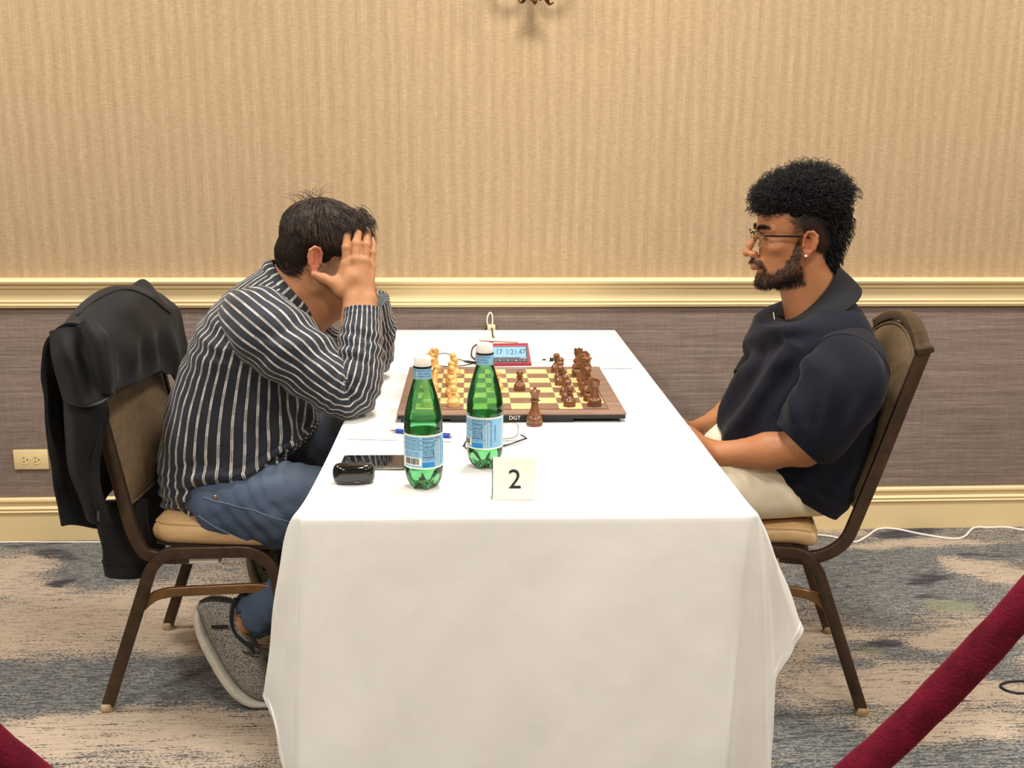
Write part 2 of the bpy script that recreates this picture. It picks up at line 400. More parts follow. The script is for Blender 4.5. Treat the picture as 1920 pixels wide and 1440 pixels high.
def floor_build():
    xs = axis((ROOM_X0, -2.0, .3), (-2.0, 2.6, .016), (2.6, ROOM_X1 + .01, .3)); ys = axis((ROOM_Y0, 1.6, .3), (1.6, WALL_Y + .03, .014))
    xs[-1] = ROOM_X1; X, Y = np.meshgrid(xs, ys, indexing='ij'); V = np.stack([X, Y, 0 * X], -1)
    tan = 0.16 * wob(np.stack([X * .45, Y, 0 * X], -1).reshape(-1, 3), 5.0, 3).reshape(X.shape) + 0.45
    dark = np.zeros_like(X); sage = np.zeros_like(X)
    def blob(f, px, py, rx, ry, a):
        c = PZ(px, py, 0); sx = np.linalg.norm(PZ(px + rx, py, 0) - c); sy = np.linalg.norm(PZ(px, py + ry, 0) - c)
        wx = X + .05 * np.sin(Y * 23 + px) + .02 * np.sin(Y * 61 + py); wy = Y + .02 * np.sin(X * 9 + py) + .008 * np.sin(X * 31 + px)
        f += a * (.85 if f is dark else 1) * np.exp(-(((wx - c[0]) / sx) ** 2 + ((wy - c[1]) / sy) ** 2) ** 2)
    for q in [(40, 1058, 80, 26, .6), (200, 1060, 110, 40, -.5), (60, 1100, 90, 20, .3), (190, 1170, 330, 52, .55), (430, 1170, 120, 50, .4), (200, 1280, 330, 44, -.7), (470, 1270, 120, 50, -.55), (180, 1375, 420, 38, .6), (120, 1440, 400, 26, .12),
              (1590, 998, 60, 12, .35), (1740, 1020, 150, 8, .55), (1640, 1060, 130, 26, -.55), (1640, 1120, 140, 60, -.3), (1850, 1070, 75, 26, .75), (1850, 1035, 100, 12, -.5), (1770, 1150, 80, 30, .22), (1770, 1196, 72, 17, .6),
              (1540, 1195, 85, 16, .5), (1680, 1215, 90, 18, -.5), (1620, 1245, 60, 14, -.4), (1690, 1295, 230, 30, .5), (1860, 1240, 80, 40, -.4), (1520, 1390, 90, 60, -.55), (1790, 1362, 160, 26, .5), (1820, 1425, 200, 26, -.35), (1560, 1320, 70, 15, -.2)]:
        blob(tan, *q)
    for q in [(90, 1042, 42, 12, .8), (135, 1096, 26, 10, .8), (1712, 1000, 66, 9, 1.0), (1765, 1090, 44, 10, .9), (1645, 1212, 50, 7, .8), (1610, 1200, 28, 4, .8), (1860, 1044, 40, 4, .7), (1780, 1122, 40, 6, .5), (225, 1202, 28, 5, .6), (1832, 1310, 22, 7, .7), (1850, 1370, 14, 6, .6), (30, 1020, 60, 3, .6)]:
        blob(dark, *q)
    for q in [(1800, 1140, 60, 16, .8), (1610, 1225, 34, 14, .7), (1640, 1330, 40, 8, .5)]: blob(sage, *q)
    n, m = X.shape; idx = np.arange(n * m).reshape(n, m)
    Q = np.stack([idx[:-1, :-1], idx[1:, :-1], idx[1:, 1:], idx[:-1, 1:]], -1).reshape(-1, 4)
    nt = NT('carpet'); at = nt.n('ShaderNodeAttribute', attribute_name='Col'); sp = nt.n('ShaderNodeSeparateColor'); nt.l(at.outputs['Color'], sp.inputs[0])
    st = nt.noise(1.0, nt.coord((7, 85, 1)), 4, 0.65); fi = nt.noise(1.0, nt.coord((110, 230, 1)), 2, 0.6); sk = nt.noise(1.0, nt.coord((24, 150, 1)), 3, 0.7)
    tuft = nt.n('ShaderNodeTexVoronoi', {'Scale': 1.0}); nt.l(nt.coord((230, 230, 1)), tuft.inputs['Vector'])
    t = nt.math('ADD', sp.outputs[0], nt.math('ADD', nt.math('MULTIPLY', nt.math('SUBTRACT', st, .5), 1.5), nt.math('MULTIPLY', nt.math('SUBTRACT', fi, .5), 1.7)))
    tanc = nt.mix(sk, srgb(162, 145, 127), srgb(203, 184, 161)); greyc = nt.mix(nt.ramp(nt.math('ADD', nt.math('MULTIPLY', fi, .5), nt.math('MULTIPLY', sk, .5)), [(.44, (0, 0, 0)), (.56, (1, 1, 1))]), srgb(62, 68, 74), srgb(140, 138, 131))
    col = nt.mix(nt.ramp(t, [(.42, (0, 0, 0)), (.58, (1, 1, 1))]), greyc, tanc)
    col = nt.mix(nt.math('MULTIPLY', nt.ramp(nt.math('ADD', sp.outputs[2], nt.math('MULTIPLY', nt.math('SUBTRACT', st, .5), .8)), [(.4, (0, 0, 0)), (.6, (1, 1, 1))]), .6), col, srgb(140, 142, 112))
    dk = nt.ramp(nt.math('ADD', sp.outputs[1], nt.math('ADD', nt.math('MULTIPLY', nt.math('SUBTRACT', st, .5), 3.2), nt.math('MULTIPLY', nt.math('SUBTRACT', fi, .5), 2.2))), [(.45, (0, 0, 0)), (.56, (1, 1, 1))])
    dash = nt.ramp(nt.noise(1.0, nt.coord((9, 190, 1)), 3, 0.75), [(.575, (0, 0, 0)), (.61, (1, 1, 1))])
    col = nt.mix(nt.math('MAXIMUM', dk, nt.math('MULTIPLY', dash, nt.ramp(fi, [(.42, (0, 0, 0)), (.5, (1, 1, 1))]))), col, srgb(50, 46, 52))
    nt.set(Base_Color=col, Roughness=0.95); nt.p.inputs['Specular IOR Level'].default_value = 0.1
    nt.p.inputs['Sheen Weight'].default_value = 0.15
    nt.bump(nt.math('ADD', tuft.outputs['Distance'], fi), 0.6, 0.003)
    me = np_mesh('floor', V.reshape(-1, 3), Q, nt.m, np.stack([tan, dark, sage], -1).reshape(-1, 3), False)
    return tag(link('floor', me), 'carpet with streaky tan, slate grey and dark brushstroke pattern', None, kind='structure')
floor_build()
RAIL_T, BASE_T = 0.9292, 0.159
def wall(name, a, b):                    # wall slab from a to b (xy), paper above the rail, grasscloth below; faces left of a->b
    a, b = V3(*a, 0), V3(*b, 0); d = unit(b - a); nrm = np.array([-d[1], d[0], 0]); th = -0.12 * nrm; zm = RAIL_T - 0.03; mb = MB()
    for z0, z1, mi in ((0, zm, 1), (zm, CEIL, 0)):
        p = [a, b]; up = lambda q, z: q + V3(0, 0, z)
        mb.add([up(a, z0), up(b, z0), up(b, z1), up(a, z1)], [(0, 1, 2, 3)], mi)
        mb.add([up(a + th, z0), up(b + th, z0), up(b + th, z1), up(a + th, z1)], [(3, 2, 1, 0)], mi)
    return tag(part(name, mb, [WP, GC], smooth=False), 'beige striped wallpaper above a cream rail, grey grasscloth below', None, kind='structure')
RAILP = [(0, 0), (.032, 0), (.039, -.003), (.0425, -.009), (.040, -.016), (.032, -.0205), (.025, -.0225), (.0265, -.0255), (.0265, -.033), (.021, -.0355), (.017, -.038), (.0155, -.074), (.0175, -.0765), (.0175, -.081), (.0125, -.0845), (.0165, -.0875), (.0175, -.0925), (.0125, -.0955), (.0125, -.1005), (0, -.1005)]
BASEP = [(0, 0), (.011, 0), (.0155, -.004), (.0165, -.011), (.013, -.0165), (.0085, -.019), (.009, -.031), (.014, -.034), (.0175, -.0375), (.0165, -.042), (.0125, -.0438), (.016, -.0465), (.0185, -.050), (.0165, -.0545), (.012, -.057), (.012, -.1585), (0, -.1585)]
def mould(name, prof, zt, a, b, label):
    a, b = V3(*a, zt), V3(*b, zt); d = unit(b - a); nrm = np.array([-d[1], d[0], 0]); mb = MB()
    G = np.array([[e + nrm * p[0] + V3(0, 0, p[1]) for p in prof] for e in (a, b)]); mb.grid(G)
    return tag(part(name, mb, CREAM, angle=25), label, None, kind='structure')
CN = {'back': ((ROOM_X1, WALL_Y), (ROOM_X0, WALL_Y)), 'left': ((ROOM_X0, WALL_Y), (ROOM_X0, ROOM_Y0)), 'front': ((ROOM_X0, ROOM_Y0), (ROOM_X1, ROOM_Y0)), 'right': ((ROOM_X1, ROOM_Y0), (ROOM_X1, WALL_Y))}
for i, (k, (a, b)) in enumerate(CN.items()):
    wall('wall_' + k, a, b)
    mould('baseboard_' + k, BASEP, BASE_T, a, b, 'tall cream baseboard with beaded top edge')
    mould('trim_%d' % (i + 1), RAILP, RAIL_T, a, b, 'cream moulded chair rail with rounded top bead')
mb = MB(); mb.add([(ROOM_X0, ROOM_Y0, CEIL), (ROOM_X1, ROOM_Y0, CEIL), (ROOM_X1, WALL_Y, CEIL), (ROOM_X0, WALL_Y, CEIL)], [(3, 2, 1, 0)])
tag(part('ceiling', mb, CEILM, smooth=False), 'plain off-white ceiling', None, kind='structure')
LENS = mat('lamp_diffuser', (1, .95, .88, 1), .5, Emission_Color=(1, .9, .76, 1), Emission_Strength=3.0)
lt = None
for x, y in LAMPS:
    if lt is None:
        lt = empty('ceiling_lamp', 'round flush ceiling lamp with brushed rim and frosted diffuser', 'lamp', (x, y, CEIL), 0, 'ceiling lamps')
        part('rim', MB().lathe([(.29, 0), (.30, -.012), (.30, -.05), (.285, -.055), (.275, -.03)], 40), mat('lamp_rim', srgb(190, 184, 170), .35, .8), lt)
        part('diffuser', MB().lathe([(.0, -.03), (.15, -.03), (.276, -.028), (.278, -.02), (.0, -.02)], 40), LENS, lt)
    else:
        copy_tree(lt).location = (x, y, CEIL)

# wall outlet
def outlet():
    c = PY(58.5, 861.5, WALL_Y - .004); t = empty('wall_outlet', 'ivory duplex wall outlet mounted sideways on grasscloth beside jacket', 'outlet', (c[0], WALL_Y, c[2]))
    iv = mat('ivory_plastic', srgb(228, 206, 154), .38); dk = mat('slot_dark', srgb(46, 34, 24), .7)
    part('plate', MB().box((0, -.004, 0), (.117, .007, .0715), None, .0028), iv, t)
    for sx in (-1, 1):
        x = sx * .0195
        a = np.linspace(0, 2 * PI, 25)[:-1]; pr = [(np.clip(.0172 * math.cos(q), -.0142, .0142) + x, .0168 * math.sin(q)) for q in a]
        b = part('socket', MB().prism(pr, 0, .0015, (0, -.0075, 0), rotx(PI / 2)), iv, t)
        sl = MB()
        for sz in (-1, 1): sl.box((x - .004, -.0092, sz * .0063), (.0085 if sz < 0 else .007, .0006, .0022))
        sl.lathe([(.0026, 0), (.0026, .0005)], 12, (x + .008, -.009, 0), rotx(PI / 2)); part('slot', sl, dk, b)
    part('screw', MB().lathe([(.0028, 0), (.0024, .001), (0, .0012)], 12, (0, -.0074, 0), rotx(PI / 2)), iv, t)
outlet()
# bronze wall sconce, only its lowest leaf tips hang into the photograph
def sconce():
    c = PY(1003, 0, WALL_Y - .09); t = empty('wall_sconce', 'dark bronze wall sconce with curled leaf tips above the chair rail', 'sconce', (c[0], WALL_Y, c[2]))
    br = noisy('bronze', srgb(66, 44, 26), srgb(116, 80, 44), 60, .38, metal=.8)
    part('backplate', MB().lathe([(.0, 0), (.055, 0), (.06, .006), (.05, .014), (.03, .02), (0, .024)], 28, (0, 0, .17), rotx(PI / 2)), br, t)
    part('stem', MB().tube(cr([(0, -.02, .17), (0, -.07, .15), (0, -.10, .09), (0, -.09, .05), (0, -.085, .012)], 20), np.linspace(.012, .007, 20), 10), br, t)
    part('finial', MB().lathe([(0, -.012), (.006, -.006), (.008, .0), (.004, .008), (.009, .016), (0, .022)], 14, (0, -.085, -.003)), br, t)
    for a, (dx, dz) in enumerate([(-.036, -.012), (-.012, -.004), (.016, -.002), (.040, -.016)]):
        p = cr([(0, -.085, .10), (dx * .5, -.10, .05), (dx * .8, -.095, .012), (dx * 1.15, -.092, dz + .004), (dx * 1.5, -.096, dz + .010)], 14)
        part('leaf', MB().tube(p, np.concatenate([np.linspace(.006, .0085, 8), np.linspace(.007, .0012, 6)]), 8, flat=(1.0, .35)), br, t)
    for sx in (-1, 1):
        p = cr([(0, -.07, .13), (sx * .05, -.10, .08), (sx * .11, -.11, .11), (sx * .12, -.11, .19)], 20); part('arm', MB().tube(p, .0065, 8), br, t)
        part('cup', MB().lathe([(.008, 0), (.026, .008), (.03, .012), (.014, .016), (.012, .02)], 18, (sx * .12, -.11, .19)), br, t)
        part('shade', MB().lathe([(.03, .04), (.05, .05), (.058, .09), (.05, .14), (.047, .14), (.055, .09), (.047, .053), (.03, .044)], 24, (sx * .12, -.11, .17)), mat('frosted_shade', srgb(240, 226, 196), .5, Transmission_Weight=.3), t)
sconce()

# cords
CW = mat('white_cord', srgb(232, 226, 216), .45); CB = mat('black_cord', srgb(22, 21, 22), .45)
def floor_cord(name, pts, r, m, label, lift=None):
    P = np.array([PZ(x, y, 0) for x, y in pts]); P[:, 1] = np.minimum(P[:, 1], WALL_Y - .022 - r); P[:, 2] = r
    if lift: 
        for i, z in lift.items(): P[i, 2] += z
    L = cr(P, len(P) * 10); L[:, 2] = np.maximum(L[:, 2], r)
    return tag(part(name, MB().tube(L, r, 8), m), label, 'cord')
floor_cord('extension_cord', [(1390, 1003), (1460, 1000), (1545, 1006), (1580, 1013), (1604, 1018), (1625, 1008), (1645, 993), (1675, 991), (1730, 1004), (1785, 1012), (1808, 1008), (1826, 992), (1845, 984), (1885, 989), (1920, 996), (1990, 1004)], .0042, CW, 'white cord snaking over the carpet along the baseboard behind the chair')
floor_cord('cable', [(-90, 1012), (-20, 1013), (40, 1015), (85, 1018), (150, 1018), (212, 1018), (300, 1018), (380, 1021)], .003, CW, 'thin white cable lying against the baseboard below the wall outlet')
floor_cord('power_cable', [(2010, 1300), (1950, 1282), (1905, 1279), (1878, 1285), (1880, 1293), (1905, 1301), (1960, 1303), (2020, 1322)], .0032, CB, 'black cable looped on the carpet beyond the velvet rope')

# velvet rope between two stanchions
def rope():
    vel = NT('burgundy_velvet'); c = vel.coord(); a = vel.noise(26, c, 4, .6); b = vel.noise(240, c, 2)
    vel.set(Base_Color=vel.ramp(a, [(.3, srgb(62, 6, 20)), (.7, srgb(96, 14, 34))]), Roughness=.85); vel.p.inputs['Sheen Weight'].default_value = .35; vel.p.inputs['Sheen Roughness'].default_value = .4
    vel.p.inputs['Sheen Tint'].default_value = srgb(190, 60, 80); vel.p.inputs['Specular IOR Level'].default_value = .1; vel.bump(vel.math('ADD', a, b), .5, .004)
    Y = 1.1; xs = np.linspace(-.735, .78, 90); x0, zb, k = .012, .385, 1.19
    z = zb + k * (xs - x0) ** 2 / (1 + .16 * np.abs(xs - x0)); P = np.stack([xs, np.full_like(xs, Y), z], -1)
    wrk = .0212 + .0005 * np.sin(np.arange(90) * 2.3) + .0004 * np.sin(np.arange(90) * .9)
    t = empty('velvet_rope', 'burgundy velvet barrier rope sagging in front of the table', 'rope', (x0, Y, zb))
    part('rope', MB().tube(P, wrk, 20, up=(0, 1, 0)), vel.m, t, True)
    brs = mat('brass', srgb(196, 158, 84), .25, 1.0)
    for s, e in ((-1, 0), (1, -1)):
        d = unit(P[e] - P[e - s if e == 0 else e - 1]) if e else unit(P[0] - P[1])
        part('end_cap', MB().tube([P[e] - d * .012, P[e], P[e] + d * .035, P[e] + d * .045], [.0235, .024, .022, .008], 18), brs, t, True)
        rg = V3(P[e][0] + s * .085 - s * .034, Y, .955); part('hook', MB().tube(cr([P[e] + d * .04, (P[e] + d * .045 + rg) / 2 + V3(0, 0, .016), rg + V3(s * .004, 0, .012), rg + V3(s * .008, 0, -.004), rg + V3(0, 0, -.012)], 16), .004, 8), brs, t, True)
    chrome = mat('post_metal', srgb(190, 186, 178), .2, 1.0)
    for s, x, lb in ((-1, P[0][0] - .085, 'polished stanchion post holding the rope beside the striped-shirt player'), (1, P[-1][0] + .085, 'polished stanchion post holding the rope beside the navy-shirt player')):
        q = empty('stanchion', lb, 'stanchion', (x, Y, 0))
        part('base', MB().lathe([(.16, 0), (.16, .012), (.15, .02), (.06, .032), (.03, .045)], 32), chrome, q)
        part('pole', MB().lathe([(.022, .04), (.022, .98)], 20), chrome, q)
        part('top_cap', MB().lathe([(.022, .98), (.032, .985), (.034, 1.0), (.028, 1.02), (.0, 1.028)], 20), chrome, q)
        part('ring', MB().tube([(.034 * math.cos(a), .034 * math.sin(a), .955) for a in np.linspace(0, 2 * PI, 25)], .005, 8, False), chrome, q)
rope()
# ------------------------------------------------------------------ table and cloth
TX, TY, TROT, TW, TL, TZ = -0.2601, 1.6807, -0.0227, 0.7809, 1.8548, 0.757
TR = rotz(TROT)
def TT(u, v, z=TZ): return TR @ V3(u, v, 0) + V3(TX, TY, z)
def table():
    c = TT(TW / 2, TL / 2, 0); t = empty('folding_table', 'long folding table hidden under the white cloth', 'table', c, TROT)
    ply = noisy('table_laminate', srgb(150, 128, 100), srgb(170, 148, 118), 12, .6, (1, 6, 1)); st = mat('table_steel', srgb(70, 68, 66), .45, .7)
    part('tabletop', MB().box((0, 0, TZ - .018), (TW - .012, TL - .012, .026), None, .004), ply, t)
    for sv in (-1, 1):
        for su in (-1, 1):
            part('leg', MB().tube([(su * .27, sv * .70, 0), (su * .27, sv * .70, TZ - .032)], .014, 10), st, t)
        part('crossbar', MB().tube([(-.27, sv * .70, .22), (.27, sv * .70, .22)], .010, 8), st, t)
table()
def cloth():
    m = NT('tablecloth_fabric'); a = m.noise(5, m.coord(), 3, .6, 1.2); b = m.noise(1, m.coord((900, 900, 900)), 1); cr_ = m.noise(2.2, m.coord(), 4, .55, 2.0)
    m.set(Base_Color=m.ramp(a, [(.3, srgb(224, 222, 217)), (.7, srgb(233, 231, 226))]), Roughness=.62); m.p.inputs['Specular IOR Level'].default_value = .3
    m.p.inputs['Sheen Weight'].default_value = .1
    crease = m.math('MULTIPLY', m.ramp(cr_, [(.47, (0, 0, 0)), (.5, (1, 1, 1)), (.53, (0, 0, 0))]), .5)
    m.bump(m.math('ADD', m.math('MULTIPLY', a, .6), m.math('ADD', m.math('MULTIPLY', crease, .25), m.math('MULTIPLY', b, .05))), .10, .008)
    # columns around the edge: base u, v, sideways offset (du, dv) at the hem, drop, bend power
    w, l = TW, TL
    C = [(.30, 0, 0, -.006, .715, 1)]
    def cols(lst): C.extend(lst)
    cols([(u, 0, .002 * math.sin(u * 31), -.010 - .007 * math.sin(u * 13 + 1) - .004 * math.sin(u * 29), .715, .8) for u in (.38, .46, .54, .62, .68)])
    cols([(w - .05, 0, -.012, -.010, .715, .8), (w - .02, .000, -.018, -.002, .715, .8), (w - .006, .002, -.022, .016, .712, .8),      # front right fold
          (w - .002, .004, .020, .034, .71, .9), (w, .006, .066, .044, .70, .9), (w, .0065, .070, .046, .64, .9), (w, .007, .068, .048, .50, .9), (w, .008, .066, .050, .37, .92), (w, .010, .076, .055, .325, .95), (w, .012, .100, .065, .290, .95), (w, .014, .118, .072, .268, .95), (w, .022, .120, .092, .262, .9), (w, .05, .070, .090, .285, .9), (w, .10, .030, .05, .30, .9), (w, .18, .022, .02, .305, .9)])
    cols([(w, v, .014 + .006 * math.sin(v * 17), 0, .305 - .175 * float(sstep(.32, .5, v)) * (1 - float(sstep(1.15, 1.35, v))), .9) for v in np.linspace(.3, l - .3, 14)])
    cols([(w, l - .12, .02, 0, .30, .9), (w, l - .02, .02, .012, .30, .9), (w - .02, l, 0, .02, .30, .9), (w - .15, l, 0, .018, .28, .9)])
    cols([(u, l, 0, .016 + .004 * math.sin(u * 20), .28, .9) for u in (.5, .35, .2)])
    cols([(.12, l, 0, .018, .29, .9), (.02, l, 0, .02, .30, .9), (0, l - .02, -.02, .012, .30, .9), (0, l - .12, -.02, 0, .30, .9)])
    cols([(0, v, -.012 + .005 * math.sin(v * 15), 0, .325 - .21 * float(sstep(.40, .60, v)) * (1 - float(sstep(1.3, 1.5, v))), .9) for v in np.linspace(l - .3, .34, 13)])
    cols([(0, .22, -.030, .02, .335, .8), (0, .12, -.052, .05, .35, .7), (0, .05, -.078, .085, .365, .6), (0, .022, -.088, .075, .372, .55), (0, .014, -.080, .056, .385, .55), (0, .008, -.060, .030, .43, .6), (.002, .004, -.044, .006, .50, .7), (.006, .001, -.036, -.010, .60, .8), (.014, 0, -.032, -.018, .70, .8), (.04, 0, -.022, -.016, .715, .8), (.10, 0, -.008, -.012, .715, .8), (.18, 0, 0, -.010, .715, .8)])
    C.append(C[0]); D = cr(np.array(C, float), 620)[:-1]
    D[:, 0] = np.clip(D[:, 0], 0, w); D[:, 1] = np.clip(D[:, 1], 0, l); N = len(D)
    ts = np.r_[0, .004, .012, .022, .035, np.linspace(.06, 1, 34)]
    rows = []
    for t in ts:
        off = t ** D[:, 5]
        cen = np.array([w / 2, l / 2]); inw = np.stack([np.where(D[:, 0] < 1e-3, 1, np.where(D[:, 0] > w - 1e-3, -1, 0)), np.where(D[:, 1] < 1e-3, 1, np.where(D[:, 1] > l - 1e-3, -1, 0))], -1)
        d = D[:, 4] * t; rr = .009; e = np.clip(d / rr, 0, 1); ins = rr * (1 - np.sqrt(np.clip(1 - (1 - e) ** 2, 0, 1))); p = np.stack([np.clip(D[:, 0], ins, w - ins), np.clip(D[:, 1], ins, l - ins)], -1) + D[:, 2:4] * off[:, None]
        rip = .0022 * t * np.sin(np.arange(N) / N * 2 * PI * 37 + 4 * t) + .0012 * np.sin(np.arange(N) * .21 + 13 * t)
        p = p - inw * (rip * min(1, t * 6))[:, None]
        rows.append(np.c_[p, TZ - d - (0 if t == 0 else 0)])
    G = np.array(rows); W3 = lambda A: (A[..., :2] @ TR[:2, :2].T + np.array([TX, TY])); 
    Gw = np.concatenate([W3(G), G[..., 2:3]], -1)
    t = empty('tablecloth', 'white cloth draped over the long playing table with flared corner folds', 'tablecloth', TT(TW / 2, TL / 2, 0), TROT)
    us, vs_ = np.linspace(.0088, w - .0088, 60), np.linspace(.0088, l - .0088, 120); Ug, Vg = np.meshgrid(us, vs_, indexing='ij'); ed = np.minimum(np.minimum(Ug, w - Ug), np.minimum(Vg, l - Vg))
    cz = .0005 * np.sin(Vg * 46 + 1.6 * np.sin(Ug * 7)) * sstep(.45, .7, Ug) * (.5 + .5 * np.sin(Vg * 8 + 1)) + .0002 * np.sin(Ug * 40 + Vg * 17)
    top = np.stack([Ug, Vg, TZ - .0003 + cz * sstep(.01, .06, ed)], -1)
    part('cloth_top', MB().grid(np.concatenate([W3(top), top[..., 2:3]], -1)), m.m, t, True, angle=None)
    part('cloth', MB().grid(Gw[:, ::-1], True), m.m, t, True, angle=None)
    # stitched hem strip, two-ply
    H0 = np.concatenate([W3(G[-1]), G[-1][:, 2:3]], -1); f = np.clip(1 - .017 / D[:, 4], 0, 1)[:, None]
    pm = D[:, :2] + D[:, 2:4] * (f ** D[:, 5:6]); H1 = np.c_[W3(pm), TZ - D[:, 4] * f[:, 0]]
    H1 = cr(np.r_[H1], N); nrm = grid_normals(np.array([H1, H0]))[0]
    hm = MB(); hm.grid(np.array([H1 - nrm * .0012, H1 + nrm * .0014, H0 + nrm * .0014, H0 - nrm * .0012, H1 - nrm * .0012]), True); part('hem', hm, m.m, t, True)
cloth()

# ------------------------------------------------------------------ chairs
BRZ = noisy('bronze_frame', srgb(64, 50, 38), srgb(84, 66, 50), 30, .36, metal=.55)
BRZ2 = noisy('bronze_stretcher', srgb(120, 88, 56), srgb(138, 103, 66), 30, .34, metal=.6)
VIN = noisy('tan_vinyl', srgb(186, 150, 104), srgb(202, 167, 120), 14, .42, (1, 4, 4), .12, 40)
PAD = noisy('taupe_back_vinyl', srgb(92, 75, 55), srgb(110, 90, 67), 50, .5, (1, 1, 1), .15, 300)
GLD = noisy('worn_glide', srgb(150, 112, 66), srgb(196, 182, 150), 60, .5)
WHT = mat('bumper_plastic', srgb(206, 198, 184), .45)
def chair(loc, ang, ups, label, sink=0.0):
    t = empty('banquet_chair', label, 'chair', loc, ang)
    hw = .212
    for s in (-1, 1):
        y = s * hw
        up = [(x, y, z) for x, z in ups] + [(.115, y, .405), (.17, y, .396), (.22, y, .400)]
        up = fillet(up, .05, 5); part('back_upright', MB().tube(up, .0135, 12, flat=(1.12, .62), up=(0, 1, 0)) if 0 else MB().tube(up, .013, 12, flat=(.75, 1.15), up=(0, 1, 0)), BRZ, t)
        arch = fillet([(-.002, y + s * .014, .012), (.128, y + s * .010, .375), (.165, y + s * .008, .413), (.375, y + s * .008, .420), (.425, y + s * .010, .385), (.452, y + s * .012, .20), (.470, y + s * .014, .012)], [.12, .04, .05, .05, .08], 7)
        part('leg_frame', MB().tube(arch, .013, 12, flat=(.75, 1.15), up=(0, 1, 0)), BRZ, t)
        sp = fillet([(.093, y, .268), (.125, y, .298), (.165, y, .309), (.375, y, .322), (.415, y, .318), (.446, y, .296)], .025, 5)
        part('stretcher', MB().tube(sp, .012, 10, flat=(.55, 1.0), up=(0, 1, 0)), BRZ2, t)
        for x in (-.003, .471):
            part('glide', MB().lathe([(.0155, .0), (.017, .003), (.0165, .015), (.0135, .02)], 16, (x, y + s * .0145, 0)), GLD, t)
        part('bumper', MB().box((.245, y - s * .006, .3925), (.095, .03, .018), None, .005), WHT, t)
    for x in (.20, .40): part('seat_crossbar', MB().tube([(x, -hw, .408), (x, hw, .408)], .010, 8), BRZ, t)
    # seat: board, cushion with crowned top and rounded nose
    bd = [(.135, -.19), (.135, .19), (.20, .215), (.50, .225), (.56, .20), (.58, .1), (.585, 0), (.58, -.1), (.56, -.20), (.50, -.225), (.20, -.215)]
    part('seat_board', MB().prism([(x, y) for x, y in bd[::-1]], .424, .433), mat('seat_board', srgb(40, 32, 26), .7), t)
    B = cr(bd + [bd[0]], 73)[:-1]; cx = np.array([.36, 0]); rows = []
    for sc, z in ((.97, .432), (1.0, .437), (1.022, .450), (1.026, .463), (1.012, .474), (.985, .4815), (.985, .4825), (.94, .4875), (.8, .493), (.55, .497), (.25, .499), (.02, .4995)):
        p = cx + (B - cx) * sc; z = .432 + (z - .432) * (1 - sink / .067); rows.append(np.c_[p, np.full(len(p), z) + (.004 * np.sin(p[:, 0] * 19 + p[:, 1] * 7) * (z > .485))])
    seat = part('seat', MB().grid(np.array(rows)[:, ::-1], True, caps=True), VIN, t, angle=None)
    part('piping', MB().tube(np.c_[cx + (B - cx) * .99, np.full(len(B), .432 + .0505 * (1 - sink / .067))][list(range(len(B))) + [0]], .0026, 6, False), VIN, seat)
    # back: pad between the uprights with a crowned top rail
    U = np.array(ups, float); zt, zb = .902, .525
    bx = lambda z: np.interp(z, U[::-1, 1], U[::-1, 0])
    def sheet(off, inset, crown, bulge):
        ys = np.linspace(-1, 1, 21); zs = np.linspace(0, 1, 15); G = []
        for q in zs:
            r = []
            for yv in ys:
                zz = zb + inset + (zt - zb - 2 * inset) * q + crown * (1 - yv ** 2) * q; hwid = hw - .016 - inset
                edge = (1 - yv ** 8) * (1 - (2 * q - 1) ** 8)
                r.append((bx(min(zz, U[0, 1])) - (max(zz - U[0, 1], 0)) * .27 + off * (0.25 + .75 * edge) + bulge * (1 - yv ** 2) * math.sin(PI * q), yv * hwid, zz))
            G.append(r)
        return np.array(G)
    Fg, Bg = sheet(.026, 0, .040, .010), sheet(-.020, 0, .040, -.004)
    mb = MB(); mb.grid(Fg[:, ::-1]); mb.grid(Bg)
    rim = lambda G: np.vstack([G[0], G[1:, -1], G[-1, -2::-1], G[-2:0:-1, 0]])
    mb.grid(np.array([rim(Fg), rim(Bg)]), True); pad = part('backrest', mb, PAD, t, angle=50)
    for k in (1.0, .985):
        r = rim(Fg); cc = r.mean(0); rr = cc + (r - cc) * k; rr[:, 0] += .002 + (1 - k) * .15
        part('piping', MB().tube(np.vstack([rr, rr[:1]]), .003, 6, False), PAD, pad)
    ys = np.linspace(-hw, hw, 25); top = [(U[0, 0] + .002 - .27 * .046 * (1 - (y / hw) ** 2), y, U[0, 1] - .004 + .050 * (1 - (y / hw) ** 2)) for y in ys]
    part('top_rail', MB().tube(top, .014, 12, flat=(.9, 1.25), up=(0, 0, 1)), BRZ, t)
    for s in (-1, 1): part('corner_cap', MB().box((U[0, 0], s * hw, U[0, 1] + .002), (.040, .026, .016), roty(.25), .003), BRZ, t)
    return t
nL, fL = PZ(207, 1328, 0), PZ(316, 1180, 0); nR, fR = PZ(1612, 1336, 0), PZ(1551, 1187, 0)
aL = math.atan2(-(fL - nL)[0], (fL - nL)[1]); aR = math.atan2((fR - nR)[0], -(fR - nR)[1])
aR = math.atan2((fR - nR)[0], -(fR - nR)[1]) ; dR = unit(fR - nR); aR = math.atan2(dR[0], -dR[1])
CL = (nL + fL) / 2; CRr = (nR + fR) / 2
fwdL = np.array([unit(fL - nL)[1], -unit(fL - nL)[0], 0]); fwdR = np.array([-dR[1], dR[0], 0])
chairL = chair((CL[0], CL[1], 0), math.atan2(fwdL[1], fwdL[0]), [(.002, .915), (.030, .76), (.056, .62), (.085, .47), (.100, .43)], 'bronze framed banquet chair carrying the black jacket over its back')
chairR = chair((CRr[0], CRr[1], 0), math.atan2(fwdR[1], fwdR[0]), [(-.074, .915), (-.034, .775), (.010, .62), (.047, .498), (.066, .44)], 'bronze framed banquet chair with padded back under the player in navy', .016)
